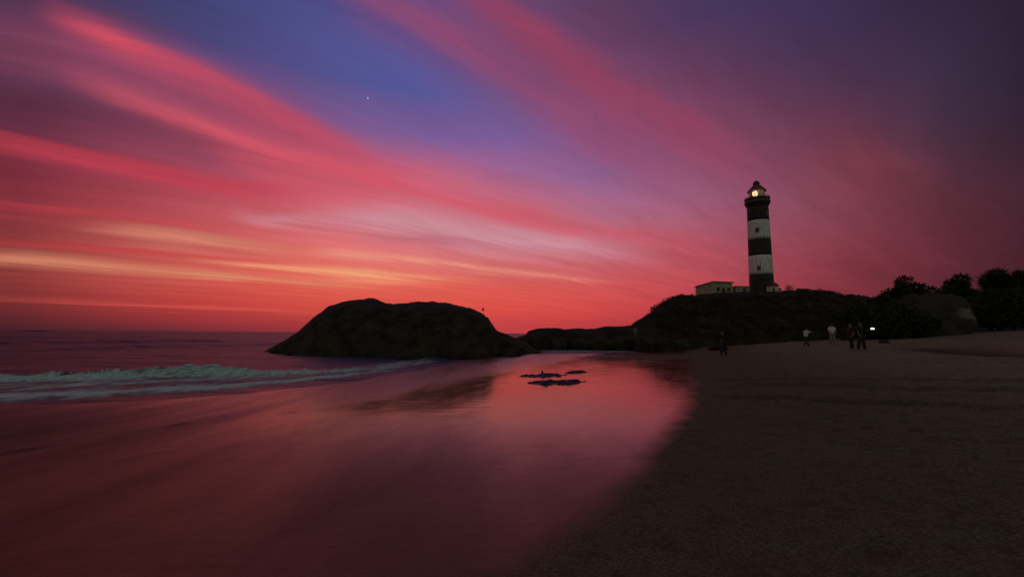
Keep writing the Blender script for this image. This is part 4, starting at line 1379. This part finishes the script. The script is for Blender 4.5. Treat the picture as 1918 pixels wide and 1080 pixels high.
gp = ground_pt(1511, 651); person(gp, R(-80), 'person in a white shirt and dark trousers striding, arm reaching right', WHT, DRK, 0.42, ((0.5, 0.2), (1.25, 0.2)), height=min(1.8, pheight(gp, 1511, 613)), lean=0.06)
gp = ground_pt(1560, 648); person(gp, R(170), 'person in a white shirt and light trousers standing still', WHT, PALE, 0.10, ((0.1, 0.5), (0.05, 0.4)), height=min(1.8, pheight(gp, 1559, 606)))
gp = ground_pt(1596, 655); person(gp, R(100), 'person in dark clothes with legs apart, left of the phone holder', DRK, BLK, 0.25, ((0.2, 0.3), (-0.2, 0.3)), height=min(1.8, pheight(gp, 1597, 604)))
gp = ground_pt(1614, 656)
pr_, hands = person(gp, R(195), 'person in black clothes holding up a glowing phone', BLK, BLK, 0.14, ((0.55, 1.35), (0.1, 0.3)), height=min(1.85, pheight(gp, 1616, 602)))
bpy.context.view_layer.update()
palm, fdir, sd = hands[0]
wp = pr_.matrix_world @ (palm + fdir * 0.05)
ph = empty('phone', tuple(wp))
ph.rotation_euler = (R(0), 0, math.atan2(wp.y, wp.x) - R(90))
bm = bmesh.new(); box(bm, (0.05, 0, 0.03), (0.20, 0.012, 0.10), bevel=0.004); bm_obj('case', bm, M_HAIR, ph)
bm = bmesh.new(); box(bm, (0.05, -0.0085, 0.03), (0.185, 0.004, 0.088)); bm_obj('screen', bm, emit_mat('phone_screen', (0.95, 0.97, 1.0), 2.2), ph)
tag(ph, 'bright white phone screen held up by the person in black', 'phone')
gp = ground_pt(1462, 637); person(gp, R(30), 'dark strolling adult at the hill foot, near the white striding person', DRK, BLK, 0.22, height=min(1.75, pheight(gp, 1462, 609)))
gp = ground_pt(1450, 638); person(gp, R(40), 'small dark child walking beside the strolling adult', BLK, BLK, 0.25, height=1.05)
gp = ground_pt(1356, 668); person(gp, R(60), 'dark walker at the foot of the rocky hill', BLK, BLK, 0.18, ((0.15, 0.3), (-0.15, 0.3)), height=min(1.75, pheight(gp, 1356, 612)), lean=0.03)
q = at(1190, 631, 57.0); zh = on_hill(q.x, q.y)
person((q.x, q.y, zh - 0.05), R(180), 'pale figure standing on the dark rocks where the headland meets the hill', PALE, (0.12, 0.11, 0.10), 0.1, height=1.5)
q = at(1461, 546, 100.0)
person((q.x, q.y, q.z - 0.7), R(160), 'tiny dark figure on the hilltop by the parapet wall', DRK, BLK, 0.1, height=1.7)
gp = ground_pt(1657, 643)
boulder('bundle', (gp[0], gp[1], gp[2] + 0.10), (0.42, 0.25, 0.22), mat('dark_canvas', (0.02, 0.022, 0.02), 0.9), 95, 'small dark bundle on the sand right of the phone holder', cat='bundle', lump=0.3)

# drifts of whitewater on the breaker, real lumps of foam
rng = np.random.default_rng(3)
pts = []
while len(pts) < 1800:
    s_ = rng.uniform(4, 20, 400); c_ = crest_c(s_) + rng.normal(0.5, 0.55, 400)
    keep = rng.uniform(0, 1, 400) < np.interp(s_, [4, 8, 11, 12.8, 14, 16, 20], [.2, .35, .5, 1, .8, .2, .0])
    for a, b2 in zip(s_[keep], c_[keep]):
        pts.append((SY * b2 + SX * a, -SX * b2 + SY * a))
pts = np.array(pts[:1800])
zs = sea_height(pts[:, 0], pts[:, 1])
ico = bmesh.new(); bmesh.ops.create_icosphere(ico, subdivisions=1, radius=1.0)
iv = np.array([v_.co[:] for v_ in ico.verts]); ifc = np.array([[v_.index for v_ in f_.verts] for f_ in ico.faces]); ico.free()
sz = rng.gamma(2.0, 0.014, len(pts)).clip(0.010, 0.09)
VV = (iv[None] * (sz[:, None, None] * np.array([1.5, 1.5, 0.8]))) * rng.uniform(0.8, 1.2, (len(pts), len(iv), 1)) + np.stack([pts[:, 0], pts[:, 1], zs], 1)[:, None, :]
FF = ifc[None] + (np.arange(len(pts)) * len(iv))[:, None, None]
wf = mesh_np('whitewater', VV.reshape(-1, 3), FF.reshape(-1, 3), mat('foam', (0.54, 0.72, 0.64), 0.9, var=0.15, scale=4), smooth=True)
tag(wf, 'lumps of pale green foam tumbling along the breaking wave', 'foam', kind='stuff')
